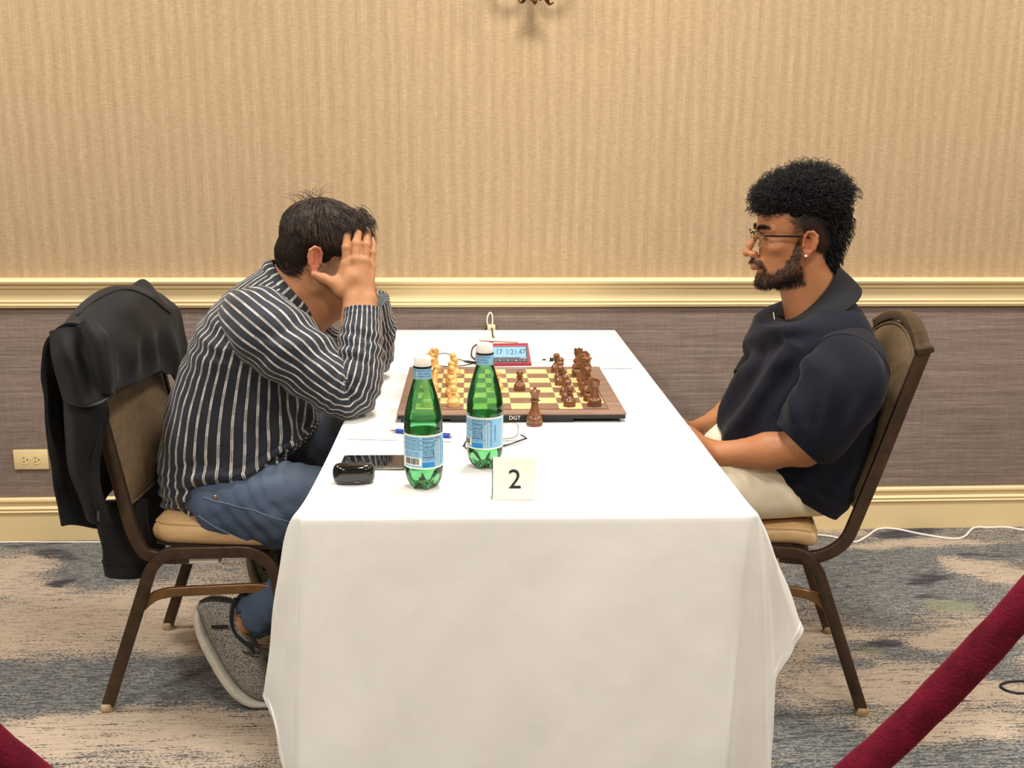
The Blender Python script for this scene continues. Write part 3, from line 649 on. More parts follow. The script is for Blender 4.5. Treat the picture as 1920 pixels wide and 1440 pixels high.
# ------------------------------------------------------------------ chess set
BX, BY, BROT, SQ, BW = -0.0837, 2.3249, -0.0187, 0.055, 0.5186
BR = rotz(BROT); BTOP = TZ + .0221
def BB(u, v, z=BTOP): return BR @ V3(u, v, 0) + V3(BX, BY, z)
def wood(name, c1, c2, rough=.38, stretch=(3, 40, 40), scale=3.0, coat=0.15):
    n = NT(name); f = n.noise(scale, n.coord(stretch), 5, .6, .6); n.set(Base_Color=n.ramp(f, [(.3, c1), (.7, c2)]), Roughness=rough); n.p.inputs['Coat Weight'].default_value = coat; return n.m
WALN = wood('walnut_veneer', srgb(126, 97, 81), srgb(149, 118, 100), .42); WALD = wood('walnut_square', srgb(112, 80, 64), srgb(138, 103, 84), .42); MAPL = wood('maple_square', srgb(226, 190, 120), srgb(240, 208, 142), .42)
BLK = mat('board_black', srgb(20, 20, 21), .5); INK = mat('print_black', srgb(26, 22, 24), .7); WINK = mat('print_white', srgb(236, 236, 232), .6)
def flat_text(mb, txt, size, origin, ex, ey, ax='CENTER', lift=.0002, stretch=1.0):
    v, f = text_geo(txt, size, ax)
    if not len(v): return mb
    ex, ey = np.asarray(ex, float), np.asarray(ey, float); nz = unit(np.cross(ex, ey))
    return mb.add(np.asarray(origin, float) + v[:, :1] * ex * stretch + v[:, 1:2] * ey + nz * lift, f)
def board():
    c = BB(.22, .22, TZ + .0006); t = empty('chessboard', 'walnut electronic chessboard with light and dark squares on the white cloth', 'chessboard', c, BROT)
    h = BW / 2; top = BTOP - TZ - .0006
    part('frame', MB().box((0, 0, top - .0024), (BW, BW, .004), None, .0012), WALN, t)
    lo = MB(); lo.box((0, 0, .0125), (BW - .004, BW - .004, .009)); lo.box((0, 0, .0045), (BW - .03, BW - .22, .009)); lo.box((0, 0, .0045), (BW - .24, BW - .012, .009))
    part('base', lo, BLK, t)
    me = [MB().box((0, 0, .0004), (SQ - .0004, SQ - .0004, .0008)).mesh('square', m, False) for m in (MAPL, WALD)]
    for i in range(8):
        for j in range(8):
            o = link('square', me[(i + j) % 2], t); o.location = ((i + .5) * SQ - .22, (j + .5) * SQ - .22, top - .0004)
    ln = MB(); q = .2225
    for s in (-1, 1): ln.box((s * q, 0, top - .0002), (.0012, 2 * q, .0008)); ln.box((0, s * q, top - .0002), (2 * q, .0012, .0008))
    part('inlay_line', ln, mat('inlay', srgb(52, 36, 28), .5), t, smooth=False)
    part('lettering', flat_text(MB(), 'DGT', .0125, (.006, -h + .0015 - .001, .011), (1, 0, 0), (0, 0, 1), lift=.0008), WINK, t, smooth=False)
board()
BOX = wood('boxwood_piece', srgb(212, 164, 94), srgb(232, 190, 120), .32, (20, 20, 6), 4, .3); ROSE = wood('rosewood_piece', srgb(86, 49, 26), srgb(138, 86, 47), .3, (30, 30, 5), 4, .35)
FELT = mat('felt', srgb(40, 50, 40), .95)
PROF = {
 'pawn': (.0142, [(0, 0), (.0142, 0), (.0146, .003), (.0140, .0048), (.0146, .0062), (.0150, .0095), (.0136, .0135), (.0100, .0175), (.0068, .0225), (.0054, .0275), (.0052, .0300), (.0098, .0316), (.0098, .0328), (.0054, .0342), (.0070, .0362), (.0086, .0395), (.0088, .0425), (.0078, .0462), (.0052, .0488), (0, .0498)]),
 'rook': (.0165, [(0, 0), (.0165, 0), (.0169, .0035), (.0160, .006), (.0170, .0078), (.0172, .012), (.0150, .017), (.0112, .0195), (.0106, .023), (.0090, .033), (.0086, .0405), (.0112, .0435), (.0114, .0455), (.0118, .0475), (.0120, .0580), (.0090, .0580), (.0088, .0545), (0, .0545)]),
 'knight': (.0165, [(0, 0), (.0165, 0), (.0169, .0035), (.0160, .006), (.0170, .0078), (.0170, .012), (.0150, .0165), (.0120, .0185), (0, .0187)]),
 'bishop': (.0165, [(0, 0), (.0165, 0), (.0169, .0035), (.0160, .006), (.0168, .0078), (.0168, .012), (.0140, .018), (.0095, .025), (.0068, .034), (.0062, .041), (.0108, .0435), (.0108, .0452), (.0070, .0468), (.0090, .0490), (.0066, .0505), (.0088, .0545), (.0098, .0590), (.0088, .0640), (.0060, .0690), (.0034, .0712), (.0042, .0735), (.0038, .0758), (0, .0772)]),
 'queen': (.0180, [(0, 0), (.0180, 0), (.0184, .0040), (.0172, .0062), (.0184, .0082), (.0184, .0135), (.0165, .0190), (.0140, .0215), (.0148, .0235), (.0118, .0300), (.0088, .0400), (.0074, .0530), (.0118, .0555), (.0118, .0575), (.0074, .0590), (.0096, .0615), (.0074, .0635), (.0092, .0690), (.0124, .0770), (.0108, .0778), (.0070, .0800), (.0030, .0825), (.0038, .0845), (.0036, .0868), (0, .0885)]),
 'king': (.0188, [(0, 0), (.0188, 0), (.0192, .0040), (.0180, .0062), (.0192, .0082), (.0192, .0140), (.0172, .0195), (.0146, .0222), (.0152, .0240), (.0122, .0310), (.0092, .0420), (.0078, .0560), (.0124, .0585), (.0124, .0605), (.0080, .0620), (.0102, .0645), (.0080, .0665), (.0098, .0730), (.0126, .0800), (.0110, .0812), (.0060, .0840), (.0030, .0850), (0, .0852)])}
def piece_parts(kind, m):
    r, pr = PROF[kind]; mb = MB(); mb.lathe(pr, 28)
    ex = []
    if kind == 'king':
        q = MB(); q.box((0, 0, .0905), (.0036, .0036, .0125), None, .0008); q.box((0, 0, .0915), (.0095, .0036, .0036), None, .0008); ex.append(('cross', q.mesh('cross', m)))
    if kind == 'queen':
        q = MB()
        for a in np.arange(9) * 2 * PI / 9: q.lathe([(0, -.0016), (.0015, -.0008), (.0018, 0), (.0013, .0012), (0, .0017)], 8, (.0112 * math.cos(a), .0112 * math.sin(a), .0782))
        ex.append(('coronet', q.mesh('coronet', m)))
    if kind == 'rook':
        q = MB()
        for a in np.arange(6) * 2 * PI / 6:
            b = np.linspace(a - .36, a + .36, 6); o_ = [(.0120 * math.cos(x), .0120 * math.sin(x)) for x in b] + [(.0090 * math.cos(x), .0090 * math.sin(x)) for x in b[::-1]]; q.prism(o_, .0578, .0606)
        ex.append(('battlement', q.mesh('battlement', m)))
    if kind == 'bishop':
        ex.append(('mitre_cut', MB().box((.006, 0, .063), (.010, .0212, .0012), roty(-.8)).mesh('mitre_cut', mat('cut_shadow', srgb(46, 22, 10), .8))))
    if kind == 'knight':
        sil = [(-.0105, .018), (-.0100, .024), (-.0115, .031), (-.0112, .039), (-.0085, .047), (-.0050, .0535), (-.0022, .0590), (-.0006, .0560), (.0016, .0572), (.0040, .0530), (.0085, .0475), (.0130, .0425), (.0140, .0385), (.0122, .0362), (.0098, .0372), (.0065, .0388), (.0030, .0362), (.0060, .0325), (.0090, .0275), (.0100, .0225), (.0100, .018)]
        sil = cr(sil + [sil[0]], 64)[:-1]; ly = []
        for k, (sc, y) in enumerate(((.80, -.0070), (.93, -.0058), (1.0, -.0030), (1.0, .0030), (.93, .0058), (.80, .0070))):
            cc = np.array([-.001, .036]); p = cc + (sil - cc) * sc; p[:, 1] = np.maximum(p[:, 1], .0175); yy = y * (1.15 - .5 * sstep(.035, .058, p[:, 1])); ly.append(np.c_[p[:, 0], yy, p[:, 1]])
        ex.append(('head', MB().grid(np.array(ly), True, caps=True).mesh('head', m)))
        ex.append(('mane', MB().tube([(x - .0006, 0, z) for x, z in cr([(-.0103, .022), (-.0118, .031), (-.0115, .039), (-.0088, .047), (-.0045, .055)], 16)], .0022, 6).mesh('mane', m)))
    return [('body', mb.mesh('body', m))] + ex + [('felt_pad', MB().lathe([(r * .97, -.0004), (r * .97, .0002)], 24).mesh('felt_pad', FELT))]
PCACHE = {}
def piece(kind, dark, loc, label, group=None, rz=0.0):
    key = (kind, dark)
    if key not in PCACHE: PCACHE[key] = piece_parts(kind, ROSE if dark else BOX)
    t = empty('chess_' + kind, label, 'chess piece', (loc[0], loc[1], loc[2] + .0005), rz, group)
    for n, me in PCACHE[key]: link(n, me, t)
    return t
def sqp(i, j, dx=0, dy=0): return BB((i + .5) * SQ + dx, (j + .5) * SQ + dy, BTOP + .0004)
rnd = random.Random(5)
back = ['rook', 'knight', 'bishop', 'king', 'queen', 'bishop', 'knight', 'rook']      # h file (near) to a file
for dark in (0, 1):
    col, side = ('dark brown', 'navy-shirt player') if dark else ('pale boxwood', 'striped-shirt player')
    for j, k in enumerate(back):
        where = 'on the bottle side' if j < 3 else ('on the clock side' if j > 4 else 'in the middle')
        look = {'rook': 'rook with notched top in the board corner', 'knight': 'knight with horse head beside the rook', 'bishop': 'bishop with rounded mitre beside the %s' % ('king' if j < 4 else 'queen'), 'queen': 'queen on her home square beside the king', 'king': 'king with cross on his home square'}[k]
        piece(k, dark, sqp(7 if dark else 0, j, rnd.uniform(-.004, .004), rnd.uniform(-.004, .004)), '%s %s %s' % (col, look, where), '%s back row pieces' % col, (PI if dark else 0) + rnd.uniform(-.3, .3))
        if j == 3: piece('pawn', dark, sqp(4 if dark else 3, 3, 0, 0), col + ' pawn advanced to the middle of the board, facing ' + ('the pale pawn' if dark else 'the dark pawn'))
        else: piece('pawn', dark, sqp(6 if dark else 1, j, rnd.uniform(-.005, .005), rnd.uniform(-.004, .004)), '%s pawn in the unmoved row before its %s %s' % (col, k, where), col + ' pawns in their starting row')
piece('queen', 1, PZ(1002, 797, TZ), 'spare dark brown wooden queen standing on the cloth off the board')

# ------------------------------------------------------------------ chess clock
def clock():
    a, b = PZ(893, 687, TZ), PZ(997, 686, TZ); c = (a + b) / 2; W = np.linalg.norm(b - a); ang = math.atan2((b - a)[1], (b - a)[0])
    red = mat('clock_red', srgb(150, 24, 44), .35); gry = mat('clock_grey', srgb(62, 62, 66), .45); lcd = noisy('lcd_blue', srgb(122, 166, 204), srgb(134, 178, 214), 30, .25); bt = mat('clock_button', srgb(30, 30, 32), .4)
    t = empty('chess_clock', 'red digital chess clock with blue display behind the board', 'clock', (c[0], c[1], TZ), ang)
    # sloped front: profile in (y, z), y into the table
    pr = [(0, .002), (.002, 0), (.098, 0), (.10, .003), (.10, .040), (.095, .046), (.075, .050), (.046, .0575), (.040, .0575), (.034, .055), (.0, .008)]
    fw = lambda q: 1.0 - .10 * (q / .0575)                                         # narrows upward
    G = np.array([[(x * W / 2 * fw(z), y, z) for y, z in pr] for x in (-1, 1)])
    part('case', MB().grid(G.transpose(0, 1, 2), True, caps=True), red, t, angle=30)
    n = unit(V3(0, -(.055 - .008), .034)); ex = V3(1, 0, 0); ey = unit(V3(0, .034, .047)); o0 = V3(0, .017, .0315)   # face plane
    P = lambda x, y, l=.0008: o0 + ex * x + ey * y + n * l
    def pl(name, x0, x1, y0, y1, l, m, parent):
        return part(name, MB().add([P(x0, y0, l), P(x1, y0, l), P(x1, y1, l), P(x0, y1, l), P(x0, y0, 0), P(x1, y0, 0), P(x1, y1, 0), P(x0, y1, 0)], [(0, 1, 2, 3), (4, 5, 1, 0), (5, 6, 2, 1), (6, 7, 3, 2), (7, 4, 0, 3)]), m, parent, smooth=False)
    hx = W / 2 * .885
    fr = pl('bezel', -hx, hx, -.0262, .0245, .0008, gry, t); sc = pl('display', -hx + .007, hx - .007, -.0105, .0215, .0014, lcd, t)
    tx = MB(); flat_text(tx, '1:21.47', .0235, P(.034, .0055, .0015), ex, ey, stretch=.82); flat_text(tx, '17', .0235, P(-.013, .0055, .0015), ex, ey, stretch=.82)
    for x in (-.004, .008): tx.add([P(x, -.0085, .0017), P(x + .002, -.0085, .0017), P(x + .002, -.0065, .0017), P(x, -.0065, .0017)], [(0, 1, 2, 3)])
    part('digits', tx, mat('lcd_ink', srgb(34, 48, 66), .6), t, smooth=False)
    sy = MB()
    for k in range(6):
        x = -.058 + k * .0232
        pl('button', x - .009, x + .009, -.0245, -.0165, .0016, bt, t)
        flat_text(sy, ['-', '<', '+', '>', 'o', '>'][k], .008, P(x, -.0205, .0018), ex, ey)
    flat_text(sy, 'DGT3000', .0045, P(.056, -.0135, .0016), ex, ey); part('lettering', sy, WINK, t, smooth=False)
    part('rocker', MB().box((-.012, .066, .0625), (W * .72, .026, .008), roty(.055), .003), mat('rocker_ivory', srgb(226, 218, 204), .4), t)
clock()
def cable(name, pts, r, m, label, cat='cable'):
    return tag(part(name, MB().tube(cr(pts, len(pts) * 8), r, 8), m), label, cat)
z0 = TZ + .003
pa = [PZ(x, y, TZ + .003) for x, y in [(925, 640), (914, 643), (898, 644), (887, 651), (884, 661), (885, 669), (892, 674)]]
plg = PY(921, 618, WALL_Y - .035)
cable('power_cable', [plg, plg + V3(.002, -.012, .006), PZ(924, 629, TZ + .006), PZ(926, 634, TZ + .003)] + pa, .0022, CB, 'black power lead running from the wall adapter to the clock')
A = [PZ(816, 671, TZ + .004), PZ(822, 664, TZ + .014), PZ(838, 663, TZ + .017), PZ(853, 670, TZ + .010), PZ(868, 676, TZ + .004), PZ(890, 680, TZ + .004)]
dc = empty('data_cable', 'thin black data cable with slim plug arching to the clock behind pale pieces', 'cable', A[0])
part('cord', MB().tube(cr(A, 50), .0014, 6), CB, dc, True); part('plug', MB().tube([PZ(870, 677, TZ + .0045), PZ(878, 678, TZ + .0045), PZ(892, 680, TZ + .0045)], [.002, .0034, .0034], 10), CB, dc, True)
cable('data_cable', [PZ(816, 684, TZ + .0022), PZ(826, 686, TZ + .0022), PZ(842, 687, TZ + .0022), PZ(870, 685, TZ + .0022), PZ(886, 681, TZ + .0022), PZ(894, 678, TZ + .0022)], .0014, CB, 'thin black cable lying flat along the back edge of the board')
def adapter():
    c = PY(921, 617, WALL_Y - .02); t = empty('wall_adapter', 'ivory power adapter plugged in at the table end with a looped white cord', 'adapter', c); iv = mat('adapter_ivory', srgb(226, 212, 166), .4)
    part('housing', MB().box((0, .0, 0), (.028, .036, .03), None, .003), iv, t); part('inlet', MB().box((-.001, -.019, -.004), (.012, .004, .010), None, .001), CB, t)
    lp = MB(); lp.tube(cr([(-.012, .012, .012), (-.014, .010, .03), (-.010, .008, .048), (-.003, .008, .056), (.004, .010, .046), (.005, .012, .028), (.004, .014, .012)], 40), .0028, 8); part('cord_loop', lp, CW, t)
    part('cord_tail', MB().tube(cr([(-.012, .012, .004), (-.02, .012, -.004), (-.03, .012, -.012)], 12), .0024, 6), CB, t)
adapter()
# ------------------------------------------------------------------ bottles
def pet_mat():
    n = NT('green_pet'); t = n.t; t.nodes.remove(n.p); out = [q for q in t.nodes if q.type == 'OUTPUT_MATERIAL'][0]
    tr = n.n('ShaderNodeBsdfTransparent', {'Color': (.60, .95, .68, 1)}); gl = n.n('ShaderNodeBsdfGlossy', {'Color': (1, 1, 1, 1), 'Roughness': .06}); df = n.n('ShaderNodeBsdfTranslucent', {'Color': (.26, .80, .42, 1)})
    m0 = n.n('ShaderNodeMixShader', {0: .24}); n.l(tr.outputs[0], m0.inputs[1]); n.l(df.outputs[0], m0.inputs[2])
    fr = n.n('ShaderNodeFresnel', {'IOR': 1.5}); nz = n.noise(55, n.coord((1, 1, .3)), 2); b = n.n('ShaderNodeBump', {'Strength': .08, 'Distance': .002}); n.l(nz, b.inputs['Height']); n.l(b.outputs[0], gl.inputs['Normal'])
    mx = n.n('ShaderNodeMixShader'); n.l(fr.outputs[0], mx.inputs[0]); n.l(m0.outputs[0], mx.inputs[1]); n.l(gl.outputs[0], mx.inputs[2]); n.l(mx.outputs[0], out.inputs[0]); return n.m
PET = pet_mat()
def water_mat():
    n = NT('water'); n.t.nodes.remove(n.p); out = [q for q in n.t.nodes if q.type == 'OUTPUT_MATERIAL'][0]
    tr = n.n('ShaderNodeBsdfTransparent', {'Color': (.80, .96, .86, 1)}); gl = n.n('ShaderNodeBsdfGlossy', {'Roughness': .03}); fr = n.n('ShaderNodeFresnel', {'IOR': 1.25}); mx = n.n('ShaderNodeMixShader')
    n.l(fr.outputs[0], mx.inputs[0]); n.l(tr.outputs[0], mx.inputs[1]); n.l(gl.outputs[0], mx.inputs[2]); n.l(mx.outputs[0], out.inputs[0]); return n.m
WATER = water_mat()
CAPM = mat('cap_white', srgb(236, 232, 222), .4); LBW = mat('label_white', srgb(240, 236, 222), .45); LBB = noisy('label_blue', srgb(128, 180, 214), srgb(142, 192, 222), 30, .45); LBD = mat('label_deep_blue', srgb(30, 128, 196), .45); LBN = mat('label_navy', srgb(34, 62, 104), .5)
def bottle(base, rz, label, fill):
    t = empty('water_bottle', label, 'bottle', base, rz)
    R = .0352; n = 60
    prof = [(.0335, .024), (.0347, .032), (R, .040), (R - .0008, .0425), (R - .0008, .106), (R, .1085), (R + .0002, .114), (R - .0006, .118), (R, .122), (.0346, .130), (.0328, .142), (.0298, .156), (.0262, .170), (.0222, .184), (.0183, .197), (.0152, .207), (.0140, .2105), (.0138, .222), (.0165, .2235), (.0165, .2255), (.0135, .2265), (.0135, .232)]
    a = np.arange(n) * 2 * PI / n; lobe = .5 + .5 * np.cos(5 * a); rows = []
    for q in np.linspace(0, 1, 10):                       # five-lobed foot
        z = .024 * q; valley = .034 * (.35 + .65 * q ** .55); foot = .0335 * (.60 + .40 * math.sin(q * PI / 2) ** .8) * 1.0
        r = foot * lobe ** .5 + (valley * .93) * (1 - lobe ** .5) if q < 1 else np.full(n, .0335)
        zz = z + (1 - lobe ** .7) * .011 * (1 - q); rows.append(np.stack([r * np.cos(a), r * np.sin(a), zz], -1))
    bot = np.stack([.010 * np.cos(a), .010 * np.sin(a), np.full(n, .010)], -1)
    G = np.array([bot * [.02, .02, 1], bot] + rows + [np.stack([r * np.cos(a), r * np.sin(a), np.full(n, z)], -1) for r, z in prof[1:]])
    part('body', MB().grid(G, True), PET, t, angle=None)
    ins = .0011; wr = [np.stack([(np.hypot(g[:, 0], g[:, 1]) - ins) * np.cos(a), (np.hypot(g[:, 0], g[:, 1]) - ins) * np.sin(a), g[:, 2] + .0009], -1) for g in G[1:] if g[:, 2].max() < fill]
    r_f = np.hypot(wr[-1][:, 0], wr[-1][:, 1]); wr.append(np.stack([r_f * np.cos(a), r_f * np.sin(a), np.full(n, fill)], -1))
    part('water', MB().grid(np.array(wr), True, caps=True), WATER, t, angle=60)
    kn = MB(); pr = [(.0150, .2275), (.0150, .2355)]; kn.lathe([(.0145, .2258), (.0152, .2262), (.0152, .2295), (.0146, .2300), (.0152, .2304), (.0152, .2415), (.0144, .2428), (0, .2430)], 48)
    part('cap', kn, CAPM, t, angle=35); part('neck_ring', MB().lathe([(.0142, .2232), (.0172, .2236), (.0172, .2252), (.0142, .2256)], 40), mat('neck_dark', srgb(14, 26, 18), .3), t)
    def wrap(name, a0, a1, z0, z1, r, m, parent=t, k=None):
        k = k or max(3, int(abs(a1 - a0) / .09)); aa = np.linspace(a0, a1, k); Gx = np.array([[(r * math.cos(q), r * math.sin(q), z) for q in aa] for z in (z0, z1)]); return part(name, MB().grid(Gx), m, parent, angle=None)
    F = -PI / 2                                         # the side turned to the camera is -y
    lab = wrap('label', 0, 2 * PI, .0432, .1060, R + .0002, LBW, k=73)
    lr = R + .00045
    wrap('panel', F - 1.15, F - .02, .0462, .1030, lr, LBB, lab); wrap('panel', F + .0, F + .78, .0462, .1030, lr, LBB, lab); wrap('panel', F + .86, F + 1.9, .0462, .1030, lr, LBB, lab); wrap('panel', F + 2.0, F + 4.9, .0462, .1030, lr, LBB, lab)
    wrap('batch_panel', F + .0, F + .66, .0462, .0560, lr + .0001, LBD, lab); wrap('barcode_panel', F - 1.12, F - .04, .0500, .0640, lr + .0001, LBW, lab)
    for aa in (F + .80, F + .88): wrap('border', aa - .010, aa + .010, .0462, .1030, lr + .0001, LBN, lab, 3)
    ink = MB()
    def curl(txt, size, ang, z, ax='CENTER', st=1.0, r=lr + .0003, vert=False):
        v, f = text_geo(txt, size, ax)
        if not len(v): return
        if vert: v = np.stack([-v[:, 1], v[:, 0], v[:, 2]], -1)
        q = ang + v[:, 0] * st / R; ink.add(np.stack([r * np.cos(q), r * np.sin(q), z + v[:, 1]], -1), f)
    L = 'LEFT'
    curl('Nutrition Facts', .0068, F + .02, .0995, L, .86); curl('Serving size  1 bottle', .0036, F + .02, .0945, L, .95)
    curl('Amount per serving', .0030, F + .03, .0892, L); curl('Calories', .0064, F + .02, .0848, L, .86); curl('0', .0085, F + .60, .0862)
    for i, s in enumerate(('Total Fat 0g', 'Sodium 10mg', 'Total Carb. 0g', 'Protein 0g')): curl(s, .0037, F + .03, .0790 - i * .0042, L); curl('0%', .0034, F + .60, .0790 - i * .0042)
    for i in range(4): curl('Not a significant source', .0029, F + .03, .0618 - 0 * i + 0, L) if i == 0 else None
    for i in range(6): curl('MINERAL WATER ' * 2 if i % 2 else 'bottled at the source in Italy', .0029, F - .58, .1000 - i * .0040, 'CENTER', .95)
    for i in range(3): curl('please recycle   CA CRV', .0028, F - .58, .0740 - i * .0034)
    for k in range(7): curl('S.PELLEGRINO', .0052, F + 1.35 + .0 * k, .0745, vert=True) if k == 0 else None
    curl('NATURAL MINERAL WATER', .0040, F + 1.12, .0745, vert=True)
    part('lettering', ink, LBN, lab, smooth=False)
    ln = MB()
    for z, h in ((.0918, .0009), (.0815, .0003), (.0768, .0003), (.0726, .0003), (.0684, .0003), (.0642, .0010), (.0588, .0003)):
        ln.grid(np.array([[((lr + .0003) * math.cos(q), (lr + .0003) * math.sin(q), zz) for q in np.linspace(F + .03, F + .66, 8)] for zz in (z, z + h)]))
    part('rule', ln, LBN, lab, smooth=False)
    bars = MB(); rr = random.Random(3); q = F - 1.0
    while q < F - .16:
        w_ = rr.choice((.010, .010, .020, .030)); bars.grid(np.array([[((lr + .0004) * math.cos(x), (lr + .0004) * math.sin(x), z) for x in (q, q + w_)] for z in (.0518, .0630)])); q += w_ + rr.choice((.012, .022))
    part('barcode', bars, INK, lab, smooth=False)
    ink = MB(); 
    def curl2(txt, size, ang, z, r):
        v, f = text_geo(txt, size); qq = ang + v[:, 0] / r; ink.add(np.stack([r * np.cos(qq), r * np.sin(qq), z + v[:, 1]], -1), f)
    nl = wrap('neck_label', 0, 2 * PI, .2035, .2225, .0160, LBB, k=49); wrap('neck_band', 0, 2 * PI, .2020, .2038, .0163, LBW, nl, 49); wrap('neck_band', F - .60, F - .54, .2038, .2225, .0162, LBW, nl, 3)
    for i, s in enumerate(('SPARKLING NATURAL', 'S.PELLEGRINO', 'MINERAL WATER')): curl2(s, .0038, F + .35, .2186 - i * .0050, .0163); curl2('ITALIA', .0038, F - .95, .2186 - i * .0050, .0163)
    part('lettering', ink, LBN, nl, smooth=False)
    return t
b1 = PZ(795, 912, TZ); b2 = PZ(909, 874, TZ)
bottle(b1, -.05, 'green plastic water bottle standing beside the earbud case and phone', .133)
bottle(b2, -.80, 'green plastic water bottle standing behind the number card', .131)

# ------------------------------------------------------------------ number card
def card():
    l, r = PZ(924, 938, TZ), PZ(1006, 938, TZ); c = (l + r) / 2; W = np.linalg.norm(r - l); ang = math.atan2((r - l)[1], (r - l)[0]); t = empty('number_card', 'folded white tent card printed with a large number 2', 'card', (c[0], c[1], TZ), ang)
    H = .0765; tilt = .14; pm = mat('card_white', srgb(238, 234, 222), .5); bk = mat('card_back_black', srgb(24, 22, 24), .6)
    n = V3(0, -math.cos(tilt), math.sin(tilt)); up = V3(0, math.sin(tilt), math.cos(tilt))
    part('front_panel', MB().box(up * H / 2 + V3(0, .001, 0), (W, .0016, H), rotx(-tilt), .0004), pm, t)
    part('back_panel', MB().box(V3(-.0015, .033, 0) + V3(0, -.0115 * 1, H * .48), (W, .0014, H * .985), rotx(.27), .0003), bk, t)
    part('numeral', flat_text(MB(), '2', .049, up * H * .47, V3(1, 0, 0), up, lift=.0007), INK, t, smooth=False)
card()
# ------------------------------------------------------------------ earbud case
def case():
    c = (PZ(625, 905, TZ) + PZ(704, 905, TZ)) / 2; c = PZ(664, 905, TZ); t = empty('earbud_case', 'glossy black rounded earbud charging case on the cloth corner', 'earbud case', (c[0], c[1] , TZ), .05)
    m = mat('case_gloss', srgb(12, 11, 12), .12, Coat_Weight=.6)
    hx, hy, hz = .0385, .020, .0185
    def shell(z0, z1, nm):
        rows = []; a = np.arange(48) * 2 * PI / 48
        for z in np.linspace(z0, z1, 12):
            q = (z - hz) / hz; s = (1 - abs(q) ** 2.6) ** (1 / 2.6) if abs(q) < 1 else 0.0; s = max(s, .02)
            ca = np.sign(np.cos(a)) * np.abs(np.cos(a)) ** .75; sa = np.sign(np.sin(a)) * np.abs(np.sin(a)) ** .8
            k = .80 + .20 * s; rows.append(np.stack([(hx - hz * .62 * (1 - s)) * ca, (hy - hz * .62 * (1 - s)) * sa, np.full(48, z)], -1))
        return part(nm, MB().grid(np.array(rows), True, caps=True), m, t, angle=60)
    shell(.0006, .0218, 'bottom_shell'); lid = shell(.0223, hz * 2 - .0002, 'lid')
    part('charge_port', MB().box((.006, -hy + .0004, .0075), (.0095, .002, .0034), None, .0008), mat('port_metal', srgb(120, 92, 84), .35, .7), t)
case()
# ------------------------------------------------------------------ phone
def phone():
    P = [PZ(629, 888 - 27, TZ + .008), PZ(640, 886, TZ + .008)]; c = TT(.118, .295, TZ); t = empty('smartphone', 'dark smartphone lying face up behind the earbud case', 'phone', c, -.02)
    part('frame', MB().box((0, 0, .0042), (.160, .076, .0080), None, .0022), mat('phone_edge', srgb(128, 124, 116), .3, .8), t)
    part('screen', MB().box((0, 0, .0083), (.1545, .0715, .0006)), mat('phone_glass', srgb(8, 8, 9), .04, Coat_Weight=.5), t, smooth=False)
    for x, l in ((.012, .011), (.030, .022)): part('side_button', MB().box((x, -.0383, .0045), (l, .001, .0026), None, .0004), mat('phone_button', srgb(176, 170, 160), .3, .8), t)
phone()
# ------------------------------------------------------------------ score sheets and pens
def sheet(pts, label, lines):
    P = [PZ(*q, TZ + .0010) for q in pts]                      # front-left, back-left, back-right, front-right
    c = sum(P) / 4; t = empty('score_sheet', label, 'score sheet', c); pm = mat('paper', srgb(244, 243, 240), .7)
    q = MB(); q.add(P + [p + V3(0, 0, .0004) for p in P], [(0, 1, 2, 3), (7, 6, 5, 4), (0, 3, 7, 4), (1, 5, 6, 2), (0, 4, 5, 1), (3, 2, 6, 7)]); part('paper', q, pm, t, True, smooth=False)
    L = lambda u, v: (P[0] * (1 - u) + P[3] * u) * (1 - v) + (P[1] * (1 - u) + P[2] * u) * v + V3(0, 0, .0007)
    g = MB()
    def seg(u0, v0, u1, v1, w=.0004):
        a, b = L(u0, v0), L(u1, v1); d = unit(b - a); s = np.array([-d[1], d[0], 0]) * w; g.add([a - s, b - s, b + s, a + s], [(3, 2, 1, 0)])
    x0, x1 = lines
    for i in range(27): seg(x0 + (x1 - x0) * i / 26, .04, x0 + (x1 - x0) * i / 26, .96, .0005)
    for v in (.04, .5, .96): seg(x0, v, x1, v, .0006)
    for v in (.14, .60): seg(x0, v, x1, v, .0003)
    part('ruled_lines', g, mat('rule_grey', srgb(96, 94, 98), .8), t, True, smooth=False)
    w = MB(); ex, ey = unit(P[3] - P[0]), unit(P[1] - P[0])
    rr = random.Random(len(label))
    for u in ((x1 + .03, x1 + .06, x1 + .09) if x1 < .9 else (x0 - .03, x0 - .06)):
        for k in range(3): flat_text(w, ['WHITE', 'BLACK', 'EVENT', 'ROUND', 'DATE'][rr.randrange(5)], .0048, L(u, .15 + .3 * k), ey, -ex, lift=.0002)
    part('print', w, mat('print_ink', srgb(60, 58, 66), .8), t, True, smooth=False)
sheet([(651, 823), (687, 793), (863, 797), (846, 828)], 'printed score sheet lying under the blue pen', (.08, .84))
sheet([(1040, 691), (1036, 671), (1172, 672), (1188, 691)], 'printed score sheet lying behind the dark chess pieces', (.10, .93))
def pen(a, b, r, cols, label):
    a, b = a + V3(0, 0, r + .0012), b + V3(0, 0, r + .0012); d = b - a; t = empty('ballpoint_pen', label, 'pen', a)
    for n, u0, u1, r0, r1, m in cols: part(n, MB().tube([a + d * u0, a + d * (u0 * .5 + u1 * .5), a + d * u1], [r0 * r, (r0 + r1) / 2 * r, r1 * r], 14), m, t, True)
BLU = mat('pen_blue', srgb(28, 52, 150), .3); CLR = mat('pen_clear', srgb(214, 216, 222), .2, Transmission_Weight=.5); STL = mat('pen_metal', srgb(170, 158, 132), .3, .9)
